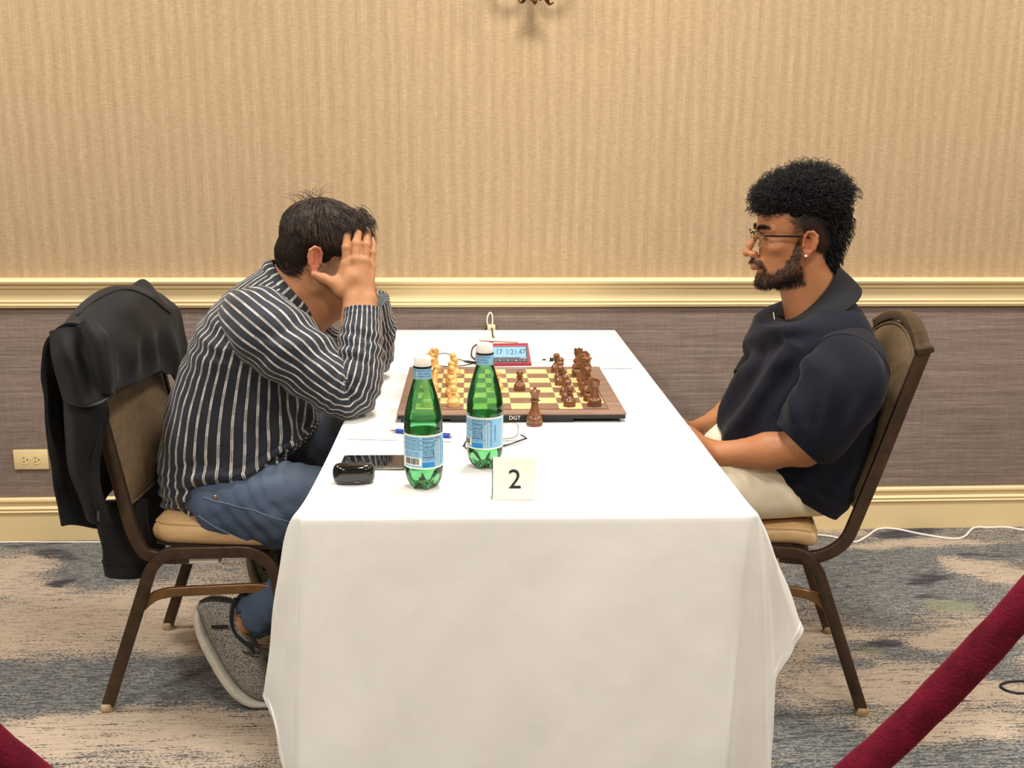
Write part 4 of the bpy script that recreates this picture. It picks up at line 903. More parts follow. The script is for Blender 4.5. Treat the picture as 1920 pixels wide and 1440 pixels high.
pen(PZ(732, 812, TZ), PZ(848, 823, TZ), .0052, [('tip', 0, .10, .2, .8, STL), ('grip', .10, .32, .95, 1.0, BLU), ('barrel', .32, .83, 1.0, 1.0, CLR), ('cap', .83, .97, 1.05, 1.05, BLU), ('end', .97, 1.0, .8, .6, CLR)], 'clear and blue ballpoint pen resting across the score sheet')
pen(PZ(1017, 678, TZ), PZ(1110, 674, TZ), .0045, [('tip', 0, .06, .5, .6, BLK), ('neck', .06, .14, .7, .9, CAPM), ('grip', .14, .26, 1.15, 1.15, BLK), ('barrel', .26, 1.0, .9, .9, CAPM)], 'black and white ballpoint pen behind the dark pawns')
# ------------------------------------------------------------------ eyeglasses on the table
def specs():
    o = PZ(940, 826, TZ); t = empty('eyeglasses', 'folded dark framed eyeglasses lying behind a green bottle', 'eyeglasses', o); fm = mat('specs_dark', srgb(34, 26, 38), .3); wire = mat('specs_wire', srgb(120, 96, 72), .3, .8)
    ln = NT('specs_lens'); ln.t.nodes.remove(ln.p); out = [q for q in ln.t.nodes if q.type == 'OUTPUT_MATERIAL'][0]; tr = ln.n('ShaderNodeBsdfTransparent', {'Color': (.97, .96, .90, 1)}); gl = ln.n('ShaderNodeBsdfGlossy', {'Roughness': .02}); fr = ln.n('ShaderNodeFresnel', {'IOR': 1.3}); mx = ln.n('ShaderNodeMixShader'); ln.l(fr.outputs[0], mx.inputs[0]); ln.l(tr.outputs[0], mx.inputs[1]); ln.l(gl.outputs[0], mx.inputs[2]); ln.l(mx.outputs[0], out.inputs[0])
    z = TZ + .003
    a, b = PZ(876, 836, z), PZ(974, 826, z); ex = unit(b - a); up = unit(V3(-.0, .5, .86)); W = np.linalg.norm(b - a)
    for s in (0, 1):
        cx = a + ex * W * (.24 if s == 0 else .76) + up * .021 + V3(0, .012, 0); q = []
        for an in np.linspace(0, 2 * PI, 41)[:-1]: ca, sa = math.cos(an), math.sin(an); q.append(cx + ex * (.0265 * np.sign(ca) * abs(ca) ** .6) + up * (.0175 * np.sign(sa) * abs(sa) ** .6))
        q = np.array(q); part('rim', MB().tube(np.vstack([q, q[:1]]), .0009, 6, False), wire, t, True); m_ = MB(); m_.add(q, [tuple(range(40))]); part('lens', m_, ln.m, t, True, smooth=False)
    m0 = a + ex * W * .5 + up * .024 + V3(0, .012, 0); part('bridge', MB().tube(cr([m0 - ex * .008, m0 + up * .003, m0 + ex * .008], 10), .0011, 6), wire, t, True)
    part('temple', MB().tube(cr([PZ(871, 834, z + .012), PZ(876, 841, z + .001), PZ(910, 840, z), PZ(945, 836, z), PZ(975, 826, z + .002), PZ(988, 822, z + .003)], 30), .0018, 8), fm, t, True)
    part('temple', MB().tube(cr([PZ(976, 815, z + .010), PZ(984, 822, z + .004), PZ(950, 834, z + .004), PZ(905, 838, z + .002), PZ(880, 838, z + .001)], 30), .0016, 8), fm, t, True)
    part('hinge', MB().tube(cr([PZ(868, 838, z + .003), PZ(874, 828, z + .014), PZ(884, 818, z + .02)], 12), .0016, 8), fm, t, True)
specs()
# ------------------------------------------------------------------ people: shared pieces
def skin_mat():
    n = NT('skin'); at = n.n('ShaderNodeAttribute', attribute_name='Col'); f = n.noise(90, n.coord(), 4, .6); g = n.noise(14, n.coord(), 3)
    c = n.mix(n.math('MULTIPLY', n.math('SUBTRACT', f, .35), .35), at.outputs['Color'], n.mix(.5, at.outputs['Color'], srgb(150, 70, 50)))
    n.set(Base_Color=c, Roughness=.52); n.p.inputs['Subsurface Weight'].default_value = .12; n.p.inputs['Subsurface Radius'].default_value = (.9, .35, .2); n.p.inputs['Subsurface Scale'].default_value = .006
    n.p.inputs['Specular IOR Level'].default_value = .35; n.bump(n.math('ADD', f, n.noise(500, n.coord(), 2)), .12, .001); return n.m
SKIN = skin_mat()
def hair_mat(name, c1, c2, rough=.55):
    n = NT(name); f = n.noise(60, n.coord((1, 1, 1)), 3); n.set(Base_Color=n.ramp(f, [(.35, c1), (.65, c2)]), Roughness=rough); n.p.inputs['Specular IOR Level'].default_value = .3; return n.m
HAIR_L = hair_mat('dark_brown_hair', srgb(42, 33, 28), srgb(78, 64, 54)); HAIR_R = hair_mat('black_hair', srgb(10, 9, 11), srgb(26, 24, 27))
def head(F, O, R, fleshy=0.0):
    P = lambda *p: O + R @ np.array(p, float)
    E = lambda c, r, k=.012, op='u', Rl=None: F.ell(P(*c), r, R if Rl is None else R @ Rl, k, op)
    C = lambda a, b, ra, rb, k=.012, op='u': F.cone(P(*a), P(*b), ra, rb, k, op)
    E((-.008, 0, .056), (.092, .075, .077), .01); E((.034, 0, .050), (.058, .061, .060), .02); E((-.045, 0, .012), (.052, .060, .052), .02)
    E((.036, 0, -.012), (.053, .057, .058), .02); E((.044, 0, -.058), (.050, .045, .042), .02); E((.083, 0, -.089), (.017, .022, .016), .014)
    for s in (-1, 1):
        C((.004, s * .057, -.025), (.018, s * .052, -.060), .015, .014, .018); C((.018, s * .052, -.060), (.074, s * .020, -.091), .015, .013, .018)
        E((.062, s * .044, -.004), (.020, .019, .014), .016); C((.088, s * .012, .036), (.073, s * .046, .038), .0085, .0075, .012)
        E((.094, s * .031, .019), (.013, .0165, .0105), .012, 's')
        E((.0735, s * .031, .0175), (.0125, .0145, .0120), .003); C((.0855, s * .020, .0195), (.0810, s * .042, .0195), .0022, .0022, .003)
        if fleshy: E((.055, s * .045, -.045), (.03, .02 + fleshy, .03), .02)
    C((.093, 0, .030), (.113, 0, .0), .0075, .0085, .010); C((.113, 0, .0), (.1215, 0, -.0165), .0080, .0088, .006); E((.1205, 0, -.0190), (.0098, .0105, .0088), .005)
    for s in (-1, 1):
        E((.1075, s * .0115, -.0215), (.0115, .0072, .0085), .005); E((.1115, s * .0068, -.0300), (.0050, .0036, .0040), .002, 's')
        C((.1065, 0, -.0455), (.0925, s * .0230, -.0510), .0052, .0028, .004); C((.1045, 0, -.0560), (.0915, s * .0210, -.0525), .0060, .0028, .004)
    E((.096, 0, -.042), (.0135, .027, .0125), .010); E((.108, 0, -.0700), (.0075, .018, .0055), .008, 's')
    C((.1100, 0, -.0508), (.0960, .022, -.0520), .0012, .0012, .0015, 's'); C((.1100, 0, -.0508), (.0960, -.022, -.0520), .0012, .0012, .0015, 's')
    for s in (-1, 1):                                   # ears
        T = rotz(s * -.32) @ roty(-.20); A = lambda *p: np.array([-.008, s * .0765, .002]) + T @ (np.array(p, float) * [1, s, 1])
        E(A(0, .002, .004), (.0165, .0055, .0285), .004, 'u', T)
        E(A(.003, .0075, .004), (.0105, .0075, .0195), .0025, 's', T)
        hx = [A(.0125, .004, .006), A(.0135, .006, .018), A(.0075, .008, .0295), A(-.004, .0085, .0325), A(-.0145, .008, .0245), A(-.0175, .0075, .010), A(-.0150, .006, -.006), A(-.008, .005, -.018)]
        for i in range(len(hx) - 1): C(hx[i], hx[i + 1], .0036, .0036, .003)
        C(A(-.010, .007, .018), A(-.008, .006, -.004), .0030, .0034, .004); E(A(-.002, .004, -.0215), (.0085, .0050, .0105), .004, 'u', T); E(A(.0105, .0055, -.003), (.0042, .0042, .0065), .003, 'u', T)
def to_local(V, O, R): return (np.asarray(V) - O) @ R
def seg_dist(V, pts):
    d = np.full(len(V), 9.0)
    for a, b in zip(pts[:-1], pts[1:]):
        a, b = np.asarray(a, float), np.asarray(b, float); ba = b - a; t = np.clip(((V - a) @ ba) / (ba @ ba), 0, 1); d = np.minimum(d, np.linalg.norm(V - a - t[:, None] * ba, axis=1))
    return d
def face_colors(col, L, skin, lip, hairc, ear):
    near = (np.linalg.norm(L - [0, 0, 0], axis=1) < .19)
    def mixin(m, c): m = np.clip(m, 0, 1)[:, None] * near[:, None]; col[:] = col * (1 - m) + np.asarray(c[:3]) * m
    mixin(.6 * sstep(.070, .080, np.abs(L[:, 1])) * sstep(.093, .088, np.abs(L[:, 1])) * (L[:, 0] < .009) * (L[:, 2] > -.032) * (L[:, 2] < .045) * (L[:, 0] > -.04), ear)
    mixin(.25 * np.exp(-((L[:, 0] - .118) ** 2 + L[:, 1] ** 2 + (L[:, 2] + .017) ** 2) / .016 ** 2), ear)
    for s in (-1, 1):
        mixin(.85 * sstep(.0075, .004, seg_dist(L, [(.1065, 0, -.0465), (.0935, s * .022, -.0512)])), lip); mixin(.85 * sstep(.0082, .0045, seg_dist(L, [(.1045, 0, -.0560), (.0925, s * .020, -.0528)])), lip)
        bw = seg_dist(L, [(.0965, s * .011, .0395), (.0925, s * .026, .0455), (.0765, s * .047, .0420)])
        mixin(.92 * sstep(.0075, .0035, bw + .0015 * wob(L, 500, 4)), hairc)
        mixin(.75 * sstep(.0034, .0016, seg_dist(L, [(.0872, s * .0205, .0150), (.0882, s * .031, .0135), (.0830, s * .0430, .0160)])), hairc)
    return mixin
def fabric_stripes():
    n = NT('striped_shirt_cotton'); uv = n.n('ShaderNodeUVMap'); sp = n.n('ShaderNodeSeparateXYZ'); n.l(uv.outputs[0], sp.inputs[0]); u, v = sp.outputs[0], sp.outputs[1]
    x = n.math('ABSOLUTE', n.math('SUBTRACT', n.math('FRACT', u), .5)); idx = n.math('FLOOR', u)
    band = n.math('LESS_THAN', x, .110); core = n.math('LESS_THAN', x, .030)
    ph = n.math('ADD', n.math('DIVIDE', v, .062), n.math('MULTIPLY', idx, .37)); sec = n.math('GREATER_THAN', n.math('FRACT', ph), .48)
    dots = n.math('GREATER_THAN', n.math('FRACT', n.math('DIVIDE', v, .0036)), .45); chain = n.math('MULTIPLY', sec, dots)
    w = n.math('MULTIPLY', n.math('MULTIPLY', band, n.math('SUBTRACT', 1.0, n.math('MULTIPLY', core, .8))), n.math('SUBTRACT', 1.0, n.math('MULTIPLY', chain, .62)))
    f = n.noise(8, n.coord(), 3); base = n.ramp(f, [(.3, srgb(27, 30, 38)), (.7, srgb(38, 41, 50))])
    n.set(Base_Color=n.mix(w, base, srgb(214, 208, 200)), Roughness=.68); n.p.inputs['Specular IOR Level'].default_value = .3; n.p.inputs['Sheen Weight'].default_value = .15
    n.bump(n.math('ADD', n.math('MULTIPLY', n.noise(26, n.coord(), 3, .5, .8), 1.0), n.math('MULTIPLY', w, .04)), .32, .010); return n.m
STRIPE = fabric_stripes()
def ring(back, front, hw, Y):              # torso ring from its traced back and front outline points
    a, b = PY(*back, Y), PY(*front, Y); return list((a + b) / 2) + list((b - a) / 2) + [0, hw, 0]
def ridges(G, folds):                      # raise or press cloth folds along traced lines, on the side that faces the viewer
    nn = grid_normals(G); nn *= np.sign((nn * (G - G.mean(1, keepdims=True))).sum(-1).mean()); px = PXL(G.reshape(-1, 3)); face = sstep(.0, .35, (nn.reshape(-1, 3) * -(G.reshape(-1, 3) - CAM)).sum(1) / np.linalg.norm(G.reshape(-1, 3) - CAM, axis=1)); d = np.zeros(len(px))
    for pts, wd, h in folds:
        P = cr(np.array(pts, float), 24); u = np.full(len(px), 1e9); best = np.zeros(len(px))
        for i in range(23):
            a, b = P[i], P[i + 1]; ba = b - a; t = np.clip(((px - a) @ ba) / (ba @ ba), 0, 1); r = np.linalg.norm(px - a - t[:, None] * ba, axis=1); m = r < u; best[m] = (i + t[m]) / 23; u = np.minimum(u, r)
        d += h * np.exp(-(u / wd) ** 2) * np.clip(np.sin(best * PI), 0, 1) ** .5
    return G + nn * (d * face).reshape(G.shape[:2])[..., None]
# ================================================================== the player in the striped shirt
def man_left():
    t = empty('person', 'person in striped shirt and jeans, head in hands, elbows on table', 'person', (CL[0] + .25, 2.6, .497))
    HY = 2.565; O = PY(597, 491, HY - .077) + V3(0, .077, 0); R = roty(.27)
    neck0 = PY(590, 530, 2.565); neck1 = PY(520, 600, 2.58)
    fine = .0024
    F = Field(axis((-1.0, O[0] - .14, .014), (O[0] - .14, O[0] + .19, fine), (O[0] + .19, .02, .012)), axis((2.2, HY - .16, .012), (HY - .16, HY + .13, fine), (HY + .13, 3.0, .012)), axis((.0, .96, .014), (.96, O[2] + .16, fine), (O[2] + .16, O[2] + .2, .01)))
    head(F, O, R, .004)
    F.cone(neck0, neck1, .060, .066, .025); F.ell(PY(622, 566, 2.562), (.040, .046, .034), None, .03); F.cone(O + R @ V3(.055, 0, -.075), PY(575, 596, 2.57), .042, .055, .03)
    # hidden trunk and limbs keep the figure in one piece
    F.chain([neck1, PY(485, 650, 2.59), PY(450, 740, 2.60), PY(440, 860, 2.61), PY(430, 930, 2.62)], [.062, .095, .115, .11, .07], .03); F.cone(O + R @ V3(-.045, 0, -.02), PY(528, 540, 2.575), .042, .050, .02)
    hipN, kneeN, ankN = V3(-.555, 2.468, .508), V3(-.16, 2.42, .535), PY(447, 1172, 2.435)
    hipF, kneeF, ankF = V3(-.555, 2.72, .580), V3(-.15, 2.83, .575), V3(-.40, 2.80, .20)
    F.chain([hipN + V3(0, .03, .03), kneeN, ankN], [.052, .045, .034], .02); F.chain([hipF, kneeF, ankF], [.052, .045, .034], .02)
    heelN, ballN = PY(412, 1188, 2.435), PY(458, 1262, 2.432); F.chain([ankN, heelN + V3(.01, 0, 0), ballN], [.034, .030, .024], .01); F.chain([ankF, ankF + V3(-.03, 0, -.09), ankF + V3(.08, 0, -.16)], [.034, .030, .024], .01)
    # near arm and hand
    q = lambda x, y, Y: PY(x, y, Y)
    el = q(652, 738, 2.352); F.chain([q(478, 610, 2.46), q(570, 672, 2.38), el, q(668, 650, 2.40)], [.055, .050, .042, .040], .02)
    w0, w1 = q(662, 562, 2.452), q(689, 562, 2.458)
    F.cone(q(660, 650, 2.40), w0, .034, .0225, .012); F.cone(q(676, 650, 2.40), w1, .034, .0225, .012)
    MCP = [q(650, 494, 2.478), q(667, 487, 2.474), q(683, 489, 2.481), q(695, 500, 2.494)]
    for i, m_ in enumerate(MCP): F.cone(w0 * (1 - i / 3) + w1 * i / 3, m_, .0195 - .001 * i, .0128 - .0005 * i, .010)
    for i in range(3): F.cone(MCP[i], MCP[i + 1], .0118, .0112, .006)
    fing = [[MCP[0], q(649, 464, 2.484), q(651, 444, 2.493), q(654, 433, 2.502)], [MCP[1], q(668, 457, 2.486), q(671, 438, 2.498), q(673, 428, 2.508)], [MCP[2], q(686, 459, 2.494), q(688, 441, 2.508), q(687, 431, 2.519)], [MCP[3], q(698, 474, 2.506), q(699, 459, 2.520), q(697, 449, 2.531)]]
    def fingers(fing, mir=None):
        for i, f in enumerate(fing):
            sc = (1, 1.03, .98, .86)[i]; f = [mir(p) for p in f] if mir else f
            F.chain(f, [.0114 * sc, .0107 * sc, .0096 * sc, .0082 * sc], .0022); F.ell(f[1] - V3(0, .0012, 0), (.0098 * sc, .0098 * sc, .0085), None, .004)
    fingers(fing)
    th = [q(654, 550, 2.460), q(629, 533, 2.462), q(607, 522, 2.470), q(590, 515, 2.482)]
    F.chain(th, [.0185, .0140, .0118, .0092], .005); F.cone(q(634, 530, 2.466), q(648, 500, 2.478), .0118, .0115, .014); F.cone(q(640, 545, 2.458), q(662, 520, 2.462), .016, .016, .014)
    mir = lambda p: V3(p[0] - .016, 2 * HY - p[1] + .002, p[2])
    elF = q(690, 676, 2.762); F.chain([q(500, 600, 2.68), q(600, 650, 2.73), elF, mir(q(668, 640, 2.42))], [.055, .050, .042, .036], .02)
    F.cone(mir(q(660, 650, 2.40)), mir(w0), .034, .0225, .012); F.cone(mir(q(676, 650, 2.40)), mir(w1), .034, .0225, .012); F.cone(elF, mir(q(668, 640, 2.41)), .04, .034, .01)
    for i, m_ in enumerate(MCP): F.cone(mir(w0 * (1 - i / 3) + w1 * i / 3), mir(m_), .0195 - .001 * i, .0128, .010)
    fingers(fing, mir); F.chain([mir(p) for p in th], [.0185, .0140, .0118, .0092], .005); F.cone(mir(q(634, 530, 2.466)), mir(q(648, 500, 2.478)), .0118, .0115, .014)
    V, Q = F.surf(1); L = to_local(V, O, R)
    skin = np.array(srgb(172, 121, 82)[:3]); col = np.tile(skin, (len(V), 1)) * (1 + .06 * wob(V, 60, 2)[:, None])
    isface = (np.abs(L[:, 1]) < .1) & (V[:, 2] > .9)
    hand = np.minimum(seg_dist(V, [w0, MCP[1]]), seg_dist(V, th)); kn = np.min([np.linalg.norm(V - p, axis=1) for f in fing for p in (f[0], f[1])], 0)
    mx = face_colors(col, L, skin, srgb(176, 96, 84), srgb(40, 30, 26), srgb(206, 112, 92))
    def tint(m, c): m = np.clip(m, 0, 1)[:, None]; col[:] = col * (1 - m) + np.asarray(c[:3]) * m
    tint(.18 * sstep(.012, .004, kn), srgb(196, 112, 84)); tint(.25 * sstep(-.03, -.09, L[:, 2]) * (np.abs(L[:, 1]) < .06) * (V[:, 2] > .95), srgb(176, 112, 84))
    tint(.75 * sstep(.03, .012, seg_dist(L, [(.018, -.07, .03), (.026, -.068, .005), (.024, -.064, -.012)])), srgb(110, 82, 66))
    body = link('body', np_mesh('body', V, Q, SKIN, col), t, True)
    # nails on the near hand
    for i, f in enumerate(fing):
        d = unit(f[3] - f[2]); c = f[3] + V3(0, -.0072, 0) + d * .001; nl = MB(); nx = unit(np.cross(d, V3(0, 1, 0)))
        G = np.array([[c + d * (a * .0065) + nx * (b * .0052) + V3(0, .0016 * b * b, 0) for b in np.linspace(-1, 1, 7)] for a in np.linspace(-1, 1, 5)]); nl.grid(G); link('fingernail', nl.mesh('fingernail', mat('nail', srgb(226, 172, 146), .35)), body)
    # hair
    H = Field(axis((O[0] - .14, O[0] + .17, .0035)), axis((HY - .12, HY + .12, .0035)), axis((O[2] - .09, O[2] + .17, .0035)))
    e = lambda c, r, k=.012, op='u': H.ell(O + R @ np.array(c, float), r, R, k, op)
    e((-.010, 0, .058), (.101, .084, .085)); e((-.064, 0, -.002), (.052, .070, .060), .02); e((.045, 0, .075), (.056, .066, .052), .02)
    e((.118, 0, -.022), (.088, .12, .098), .010, 's'); 
    for s in (-1, 1): e((.004, s * .092, -.004), (.027, .030, .040), .008, 's'); e((.050, s * .085, -.005), (.05, .03, .05), .006, 's')
    HV, HQ = H.surf(2); hl = to_local(HV, O, R); nrm = (hl - [-.01, 0, .04]); nrm /= np.linalg.norm(nrm, axis=1)[:, None]
    HV = HV + (nrm @ R.T) * (.0012 * wob(hl * [1, 2.2, 1], 70, 5) + .0008 * wob(hl, 160, 6))[:, None]
    hair = link('hair', np_mesh('hair', HV, HQ, mat('brown_hair_mass', srgb(32, 25, 21), .85, Specular_IOR_Level=.12)), t, True)
    rs = np.random.RandomState(3); hl = to_local(HV, O, R); S = 5200; root = hl[rs.choice(len(hl), S)]; cen = np.array([-.01, 0, .05]); rad = np.array([.101, .084, .085]); crown = np.array([-.055, .01, .13]); K = 9; ln = rs.uniform(.030, .072, S)
    p = (root - cen) / rad; r0 = np.linalg.norm(p, axis=1, keepdims=True); out = [root]
    tn = rs.normal(size=(S, 3)) * .35
    for k in range(1, K):
        cur = cen + p * rad; d = cur - crown; d[:, 2] -= .02; fwd = sstep(-.02, .06, root[:, 0]) * sstep(.05, .10, root[:, 2]); d = d / (np.linalg.norm(d, axis=1, keepdims=True) + 1e-9) + fwd[:, None] * np.array([.7, 0, -.1]) + tn * .5 + np.array([0, 0, -.25])
        nn = p / np.linalg.norm(p, axis=1, keepdims=True); d = d - (d * nn).sum(1, keepdims=True) * nn; d /= np.linalg.norm(d, axis=1, keepdims=True) + 1e-9
        cur = cur + d * (ln / K)[:, None]; p = (cur - cen) / rad; rr = np.linalg.norm(p, axis=1, keepdims=True); p = p / rr * (r0 + .012 + .02 * (k / K) ** 2 * rs.rand(S, 1)); out.append(cen + p * rad)
    Ls = np.stack(out, 1); ok = ~((Ls[:, -1, 0] > .075) & (Ls[:, -1, 2] < .045)) & ~((np.abs(Ls[:, :, 1]).max(1) > .06) & (np.abs(Ls[:, -1, 0] - .0) < .036) & (Ls[:, -1, 2] < .03)) & ~((Ls[:, -1, 0] > .03) & (Ls[:, -1, 2] < .02))
    Ls = Ls[ok]
    # stray locks standing off the crown and fringe
    ex = []
    for i in range(26):
        a = rs.uniform(0, 1); b = np.array([-.085 + .05 * a, rs.uniform(-.04, .03), .105 + .03 * a]); d = np.array([-.6 + .5 * rs.rand(), rs.normal() * .2, .8]); c = [b]
        for k in range(1, K): d = d + np.array([-.10 if i % 3 else .16, 0, -.13]); d = d / np.linalg.norm(d); c.append(c[-1] + d * rs.uniform(.004, .0075))
        ex.append(c)
    for i in range(40):
        b = np.array([.082 + rs.uniform(-.01, .012), rs.uniform(-.05, .04), .098 + rs.uniform(-.012, .006)]); d = np.array([.9, rs.normal() * .25, -.1]); c = [b]
        for k in range(1, K): d = d + np.array([-.05, 0, -.17]); d = d / np.linalg.norm(d); c.append(c[-1] + d * rs.uniform(.003, .0065))
        ex.append(c)
    fr = []
    for i in range(240):                                      # fringe combed forward over the finger tips
        a = rs.rand(); s0 = PY(598 + 84 * a + rs.normal() * 6, 414 - 16 * a + rs.normal() * 7, 2.500 + .02 * a); e0 = PY(648 + 55 * a + rs.normal() * 5, 436 - 4 * a + rs.normal() * 5, 2.482 + .022 * a); m0 = (s0 + e0) / 2 + V3(.004, -.006, .012 + rs.rand() * .006)
        u = np.linspace(0, 1, K)[:, None]; fr.append(to_local((1 - u) ** 2 * s0 + 2 * u * (1 - u) * m0 + u * u * e0, O, R))
    for i in range(70):
        a = rs.rand(); s0 = PY(640 + 40 * a, 398 + 6 * rs.normal(), 2.515 + .04 * rs.rand()); e0 = PY(700 + rs.normal() * 5, 428 + rs.normal() * 8, 2.53 + .05 * rs.rand()); m0 = (s0 + e0) / 2 + V3(.008, -.004, .016); u = np.linspace(0, 1, K)[:, None]; fr.append(to_local((1 - u) ** 2 * s0 + 2 * u * (1 - u) * m0 + u * u * e0, O, R))
    Ls = np.concatenate([Ls, np.array(ex), np.array(fr)]); link('strands', strand_mesh('strands', O + Ls @ R.T, .0009, HAIR_L), hair)['kind'] = 'stuff'
    # shirt
    rings = [ring((330, 980), (584, 812), .178, 2.612), ring((313, 944), (592, 800), .198, 2.61), ring((305, 895), (600, 785), .208, 2.61), ring((304, 850), (602, 770), .205, 2.605), ring((312, 780), (598, 738), .205, 2.60), ring((328, 720), (594, 703), .205, 2.60), ring((348, 665), (590, 668), .207, 2.595), ring((373, 612), (588, 636), .205, 2.59), ring((404, 568), (590, 612), .190, 2.585), ring((442, 532), (594, 598), .155, 2.58), ring((480, 507), (596, 590), .112, 2.575), ring((506, 494), (596, 586), .080, 2.572)]
    G = loft_grid(rings, 110, 120, .95); nn = grid_normals(G); sg = np.sign((nn * (G - G.mean(1, keepdims=True))).sum(-1).mean()); nn *= sg
    vi = np.linspace(0, 1, 110)[:, None]; an = np.arange(120)[None] / 120 * 2 * PI
    near = sstep(-.1, -.7, np.sin(an))
    d = .008 * np.exp(-(vi / .18) ** 2) * np.sin(vi * 150 + 3 * np.sin(an * 3)) * (.6 + .4 * np.sin(an * 2 + 1)) + .0035 * wob(G, 26, 8) + .004 * np.exp(-((vi - .62) / .10) ** 2) * np.sin(vi * 95 + an * 2.5) * sstep(.2, -.9, np.cos(an)) + .006 * np.exp(-((vi - .30) / .2) ** 2) * np.sin(an * 11 + vi * 18) * sstep(.35, .9, np.cos(an))
    d += .010 * np.exp(-((vi - .105 - .10 * np.cos(an)) / .022) ** 2) * near - .008 * np.exp(-((vi - .065 - .10 * np.cos(an)) / .018) ** 2) * near      # fold above the hem
    G = G + nn * d[..., None]
    G = ridges(G, [([(368, 634), (405, 652), (450, 662)], 4, .004), ([(366, 664), (415, 684), (466, 690)], 4, .004), ([(330, 905), (400, 893), (470, 888), (540, 862)], 8, .012), ([(328, 926), (390, 914), (470, 902)], 6, -.008), ([(322, 945), (350, 935), (400, 926)], 6, .009), ([(318, 880), (360, 872), (430, 868)], 6, -.005), ([(460, 690), (452, 760), (430, 840)], 9, .006), ([(500, 730), (505, 790), (480, 860)], 8, -.006), ([(560, 750), (545, 790), (550, 850)], 7, .008), ([(580, 760), (570, 800), (572, 835)], 5, -.007), ([(520, 740), (530, 800), (520, 860)], 7, .006), ([(440, 545), (425, 580), (420, 610)], 8, -.005)])
    shirt = link('shirt', loft_mesh('shirt', G, STRIPE, 44), t, True)
    seam = MB()
    def sleeve(path, rad, nm, seed, cuff):
        G = sweep_grid(np.array(path), rad, 40, 90, up=(0, -1, 0)); nn = grid_normals(G); nn *= np.sign((nn * (G - G.mean(1, keepdims=True))).sum(-1).mean()); v = np.linspace(0, 1, 90)[:, None]; a = np.arange(40)[None] / 40 * 2 * PI
        d = .0035 * wob(G, 38, seed) + .005 * np.exp(-((v - .50) / .09) ** 2) * np.sin(v * 130 + 2 * np.sin(a)) + .0045 * np.exp(-((v - .74) / .07) ** 2) * np.sin(v * 110 + 3 * np.sin(a + 1)) + .005 * np.exp(-((v - .26) / .10) ** 2) * np.sin(v * 60 + 2.2 * a) + .004 * np.exp(-((v - .06) / .08) ** 2) * np.sin(a * 7)
        d *= sstep(1.0, .88, v); d += .0022 * (v > .885)
        G = G + nn * d[..., None]
        if seed == 3: G = ridges(G, [([(466, 634), (510, 630), (556, 616)], 5, -.006), ([(470, 648), (520, 648), (580, 640)], 7, .006), ([(560, 672), (610, 690), (640, 712)], 6, .005), ([(590, 655), (615, 660), (640, 690)], 5, -.006), ([(638, 668), (668, 672), (702, 684)], 5, -.008), ([(642, 655), (672, 658), (704, 668)], 6, .007), ([(650, 700), (655, 730), (660, 760)], 6, -.008), ([(640, 700), (642, 735), (645, 770)], 6, .006), ([(672, 690), (678, 720), (672, 760)], 6, .005), ([(686, 630), (690, 650), (694, 680)], 5, -.005), ([(500, 560), (530, 575), (560, 600)], 8, .005)])
        s = link(nm, loft_mesh(nm, G, STRIPE, 26), t, True)
        return s
    sleeve([q(462, 588, 2.50), q(492, 612, 2.425), q(540, 652, 2.388), q(590, 692, 2.366), q(632, 724, 2.354), q(654, 733, 2.352), q(667, 712, 2.358), q(674, 672, 2.378), q(678, 630, 2.405), q(680, 596, 2.430), q(680, 580, 2.438)], [.070, .088, .084, .075, .068, .0655, .062, .056, .050, .0445, .043], 'sleeve', 3, None)
    sleeve([q(520, 600, 2.66), q(560, 625, 2.70), q(600, 648, 2.73), q(640, 664, 2.755), q(672, 672, 2.765), q(690, 674, 2.765), q(700, 655, 2.755), q(704, 628, 2.735), q(704, 600, 2.712), q(700, 576, 2.69), q(697, 562, 2.68)], [.066, .070, .068, .064, .060, .058, .057, .054, .050, .045, .043], 'sleeve', 9, None)
    r0, r1 = ring((510, 487), (604, 590), .068, 2.57), ring((494, 505), (588, 604), .092, 2.574); C0 = loft_grid([r0, r1], 2, 64); C2 = loft_grid([[*(np.array(r0[:3]) * .6 + np.array(r1[:3]) * .4), *(np.array(r0[3:6]) * 1.12), 0, .086, 0]], 2, 64)[:1] if 0 else None
    a_ = np.linspace(0, 1, 8)[:, None, None]; Gc = C0[0][None] * (1 - a_) + C0[1][None] * a_; nc = grid_normals(Gc); nc *= np.sign((nc * (Gc - Gc.mean(1, keepdims=True))).sum(-1).mean()); Gc = Gc + nc * (.010 * np.sin(a_ * PI * .9))
    Gc = np.concatenate([Gc, (Gc - nc * .003)[::-1]]); link('collar', loft_mesh('collar', Gc, STRIPE, 24, caps=(False, False)), t, True)
    # jeans
    J = Field(axis((-.86, .02, .007)), axis((2.26, 3.0, .007)), axis((.10, .74, .007)))
    J.ell((-.575, 2.615, .55), (.105, .165, .09), None, .03); J.chain([hipN, V3(-.40, 2.432, .515), kneeN], [.093, .098, .070], .03); J.chain([hipF, V3(-.40, 2.76, .570), kneeF], [.098, .090, .072], .03)
    J.chain([kneeN, PY(505, 1120, 2.435), PY(476, 1153, 2.435)], [.072, .060, .062], .02); J.chain([kneeF, ankF + V3(.08, 0, .10), ankF + V3(.03, 0, .04)], [.072, .060, .060], .02)
    J.rbox((-.56, 2.655, .40), (.5, .25, .100), .012, None, .02, 's')            # flattened on the seat
    J.cone(PY(476, 1153, 2.435), PY(440, 1172, 2.435), .052, .056, .012, 's'); J.cone(PY(455, 1188, 2.435), PY(425, 1200, 2.435), .035, .06, .012, 's')
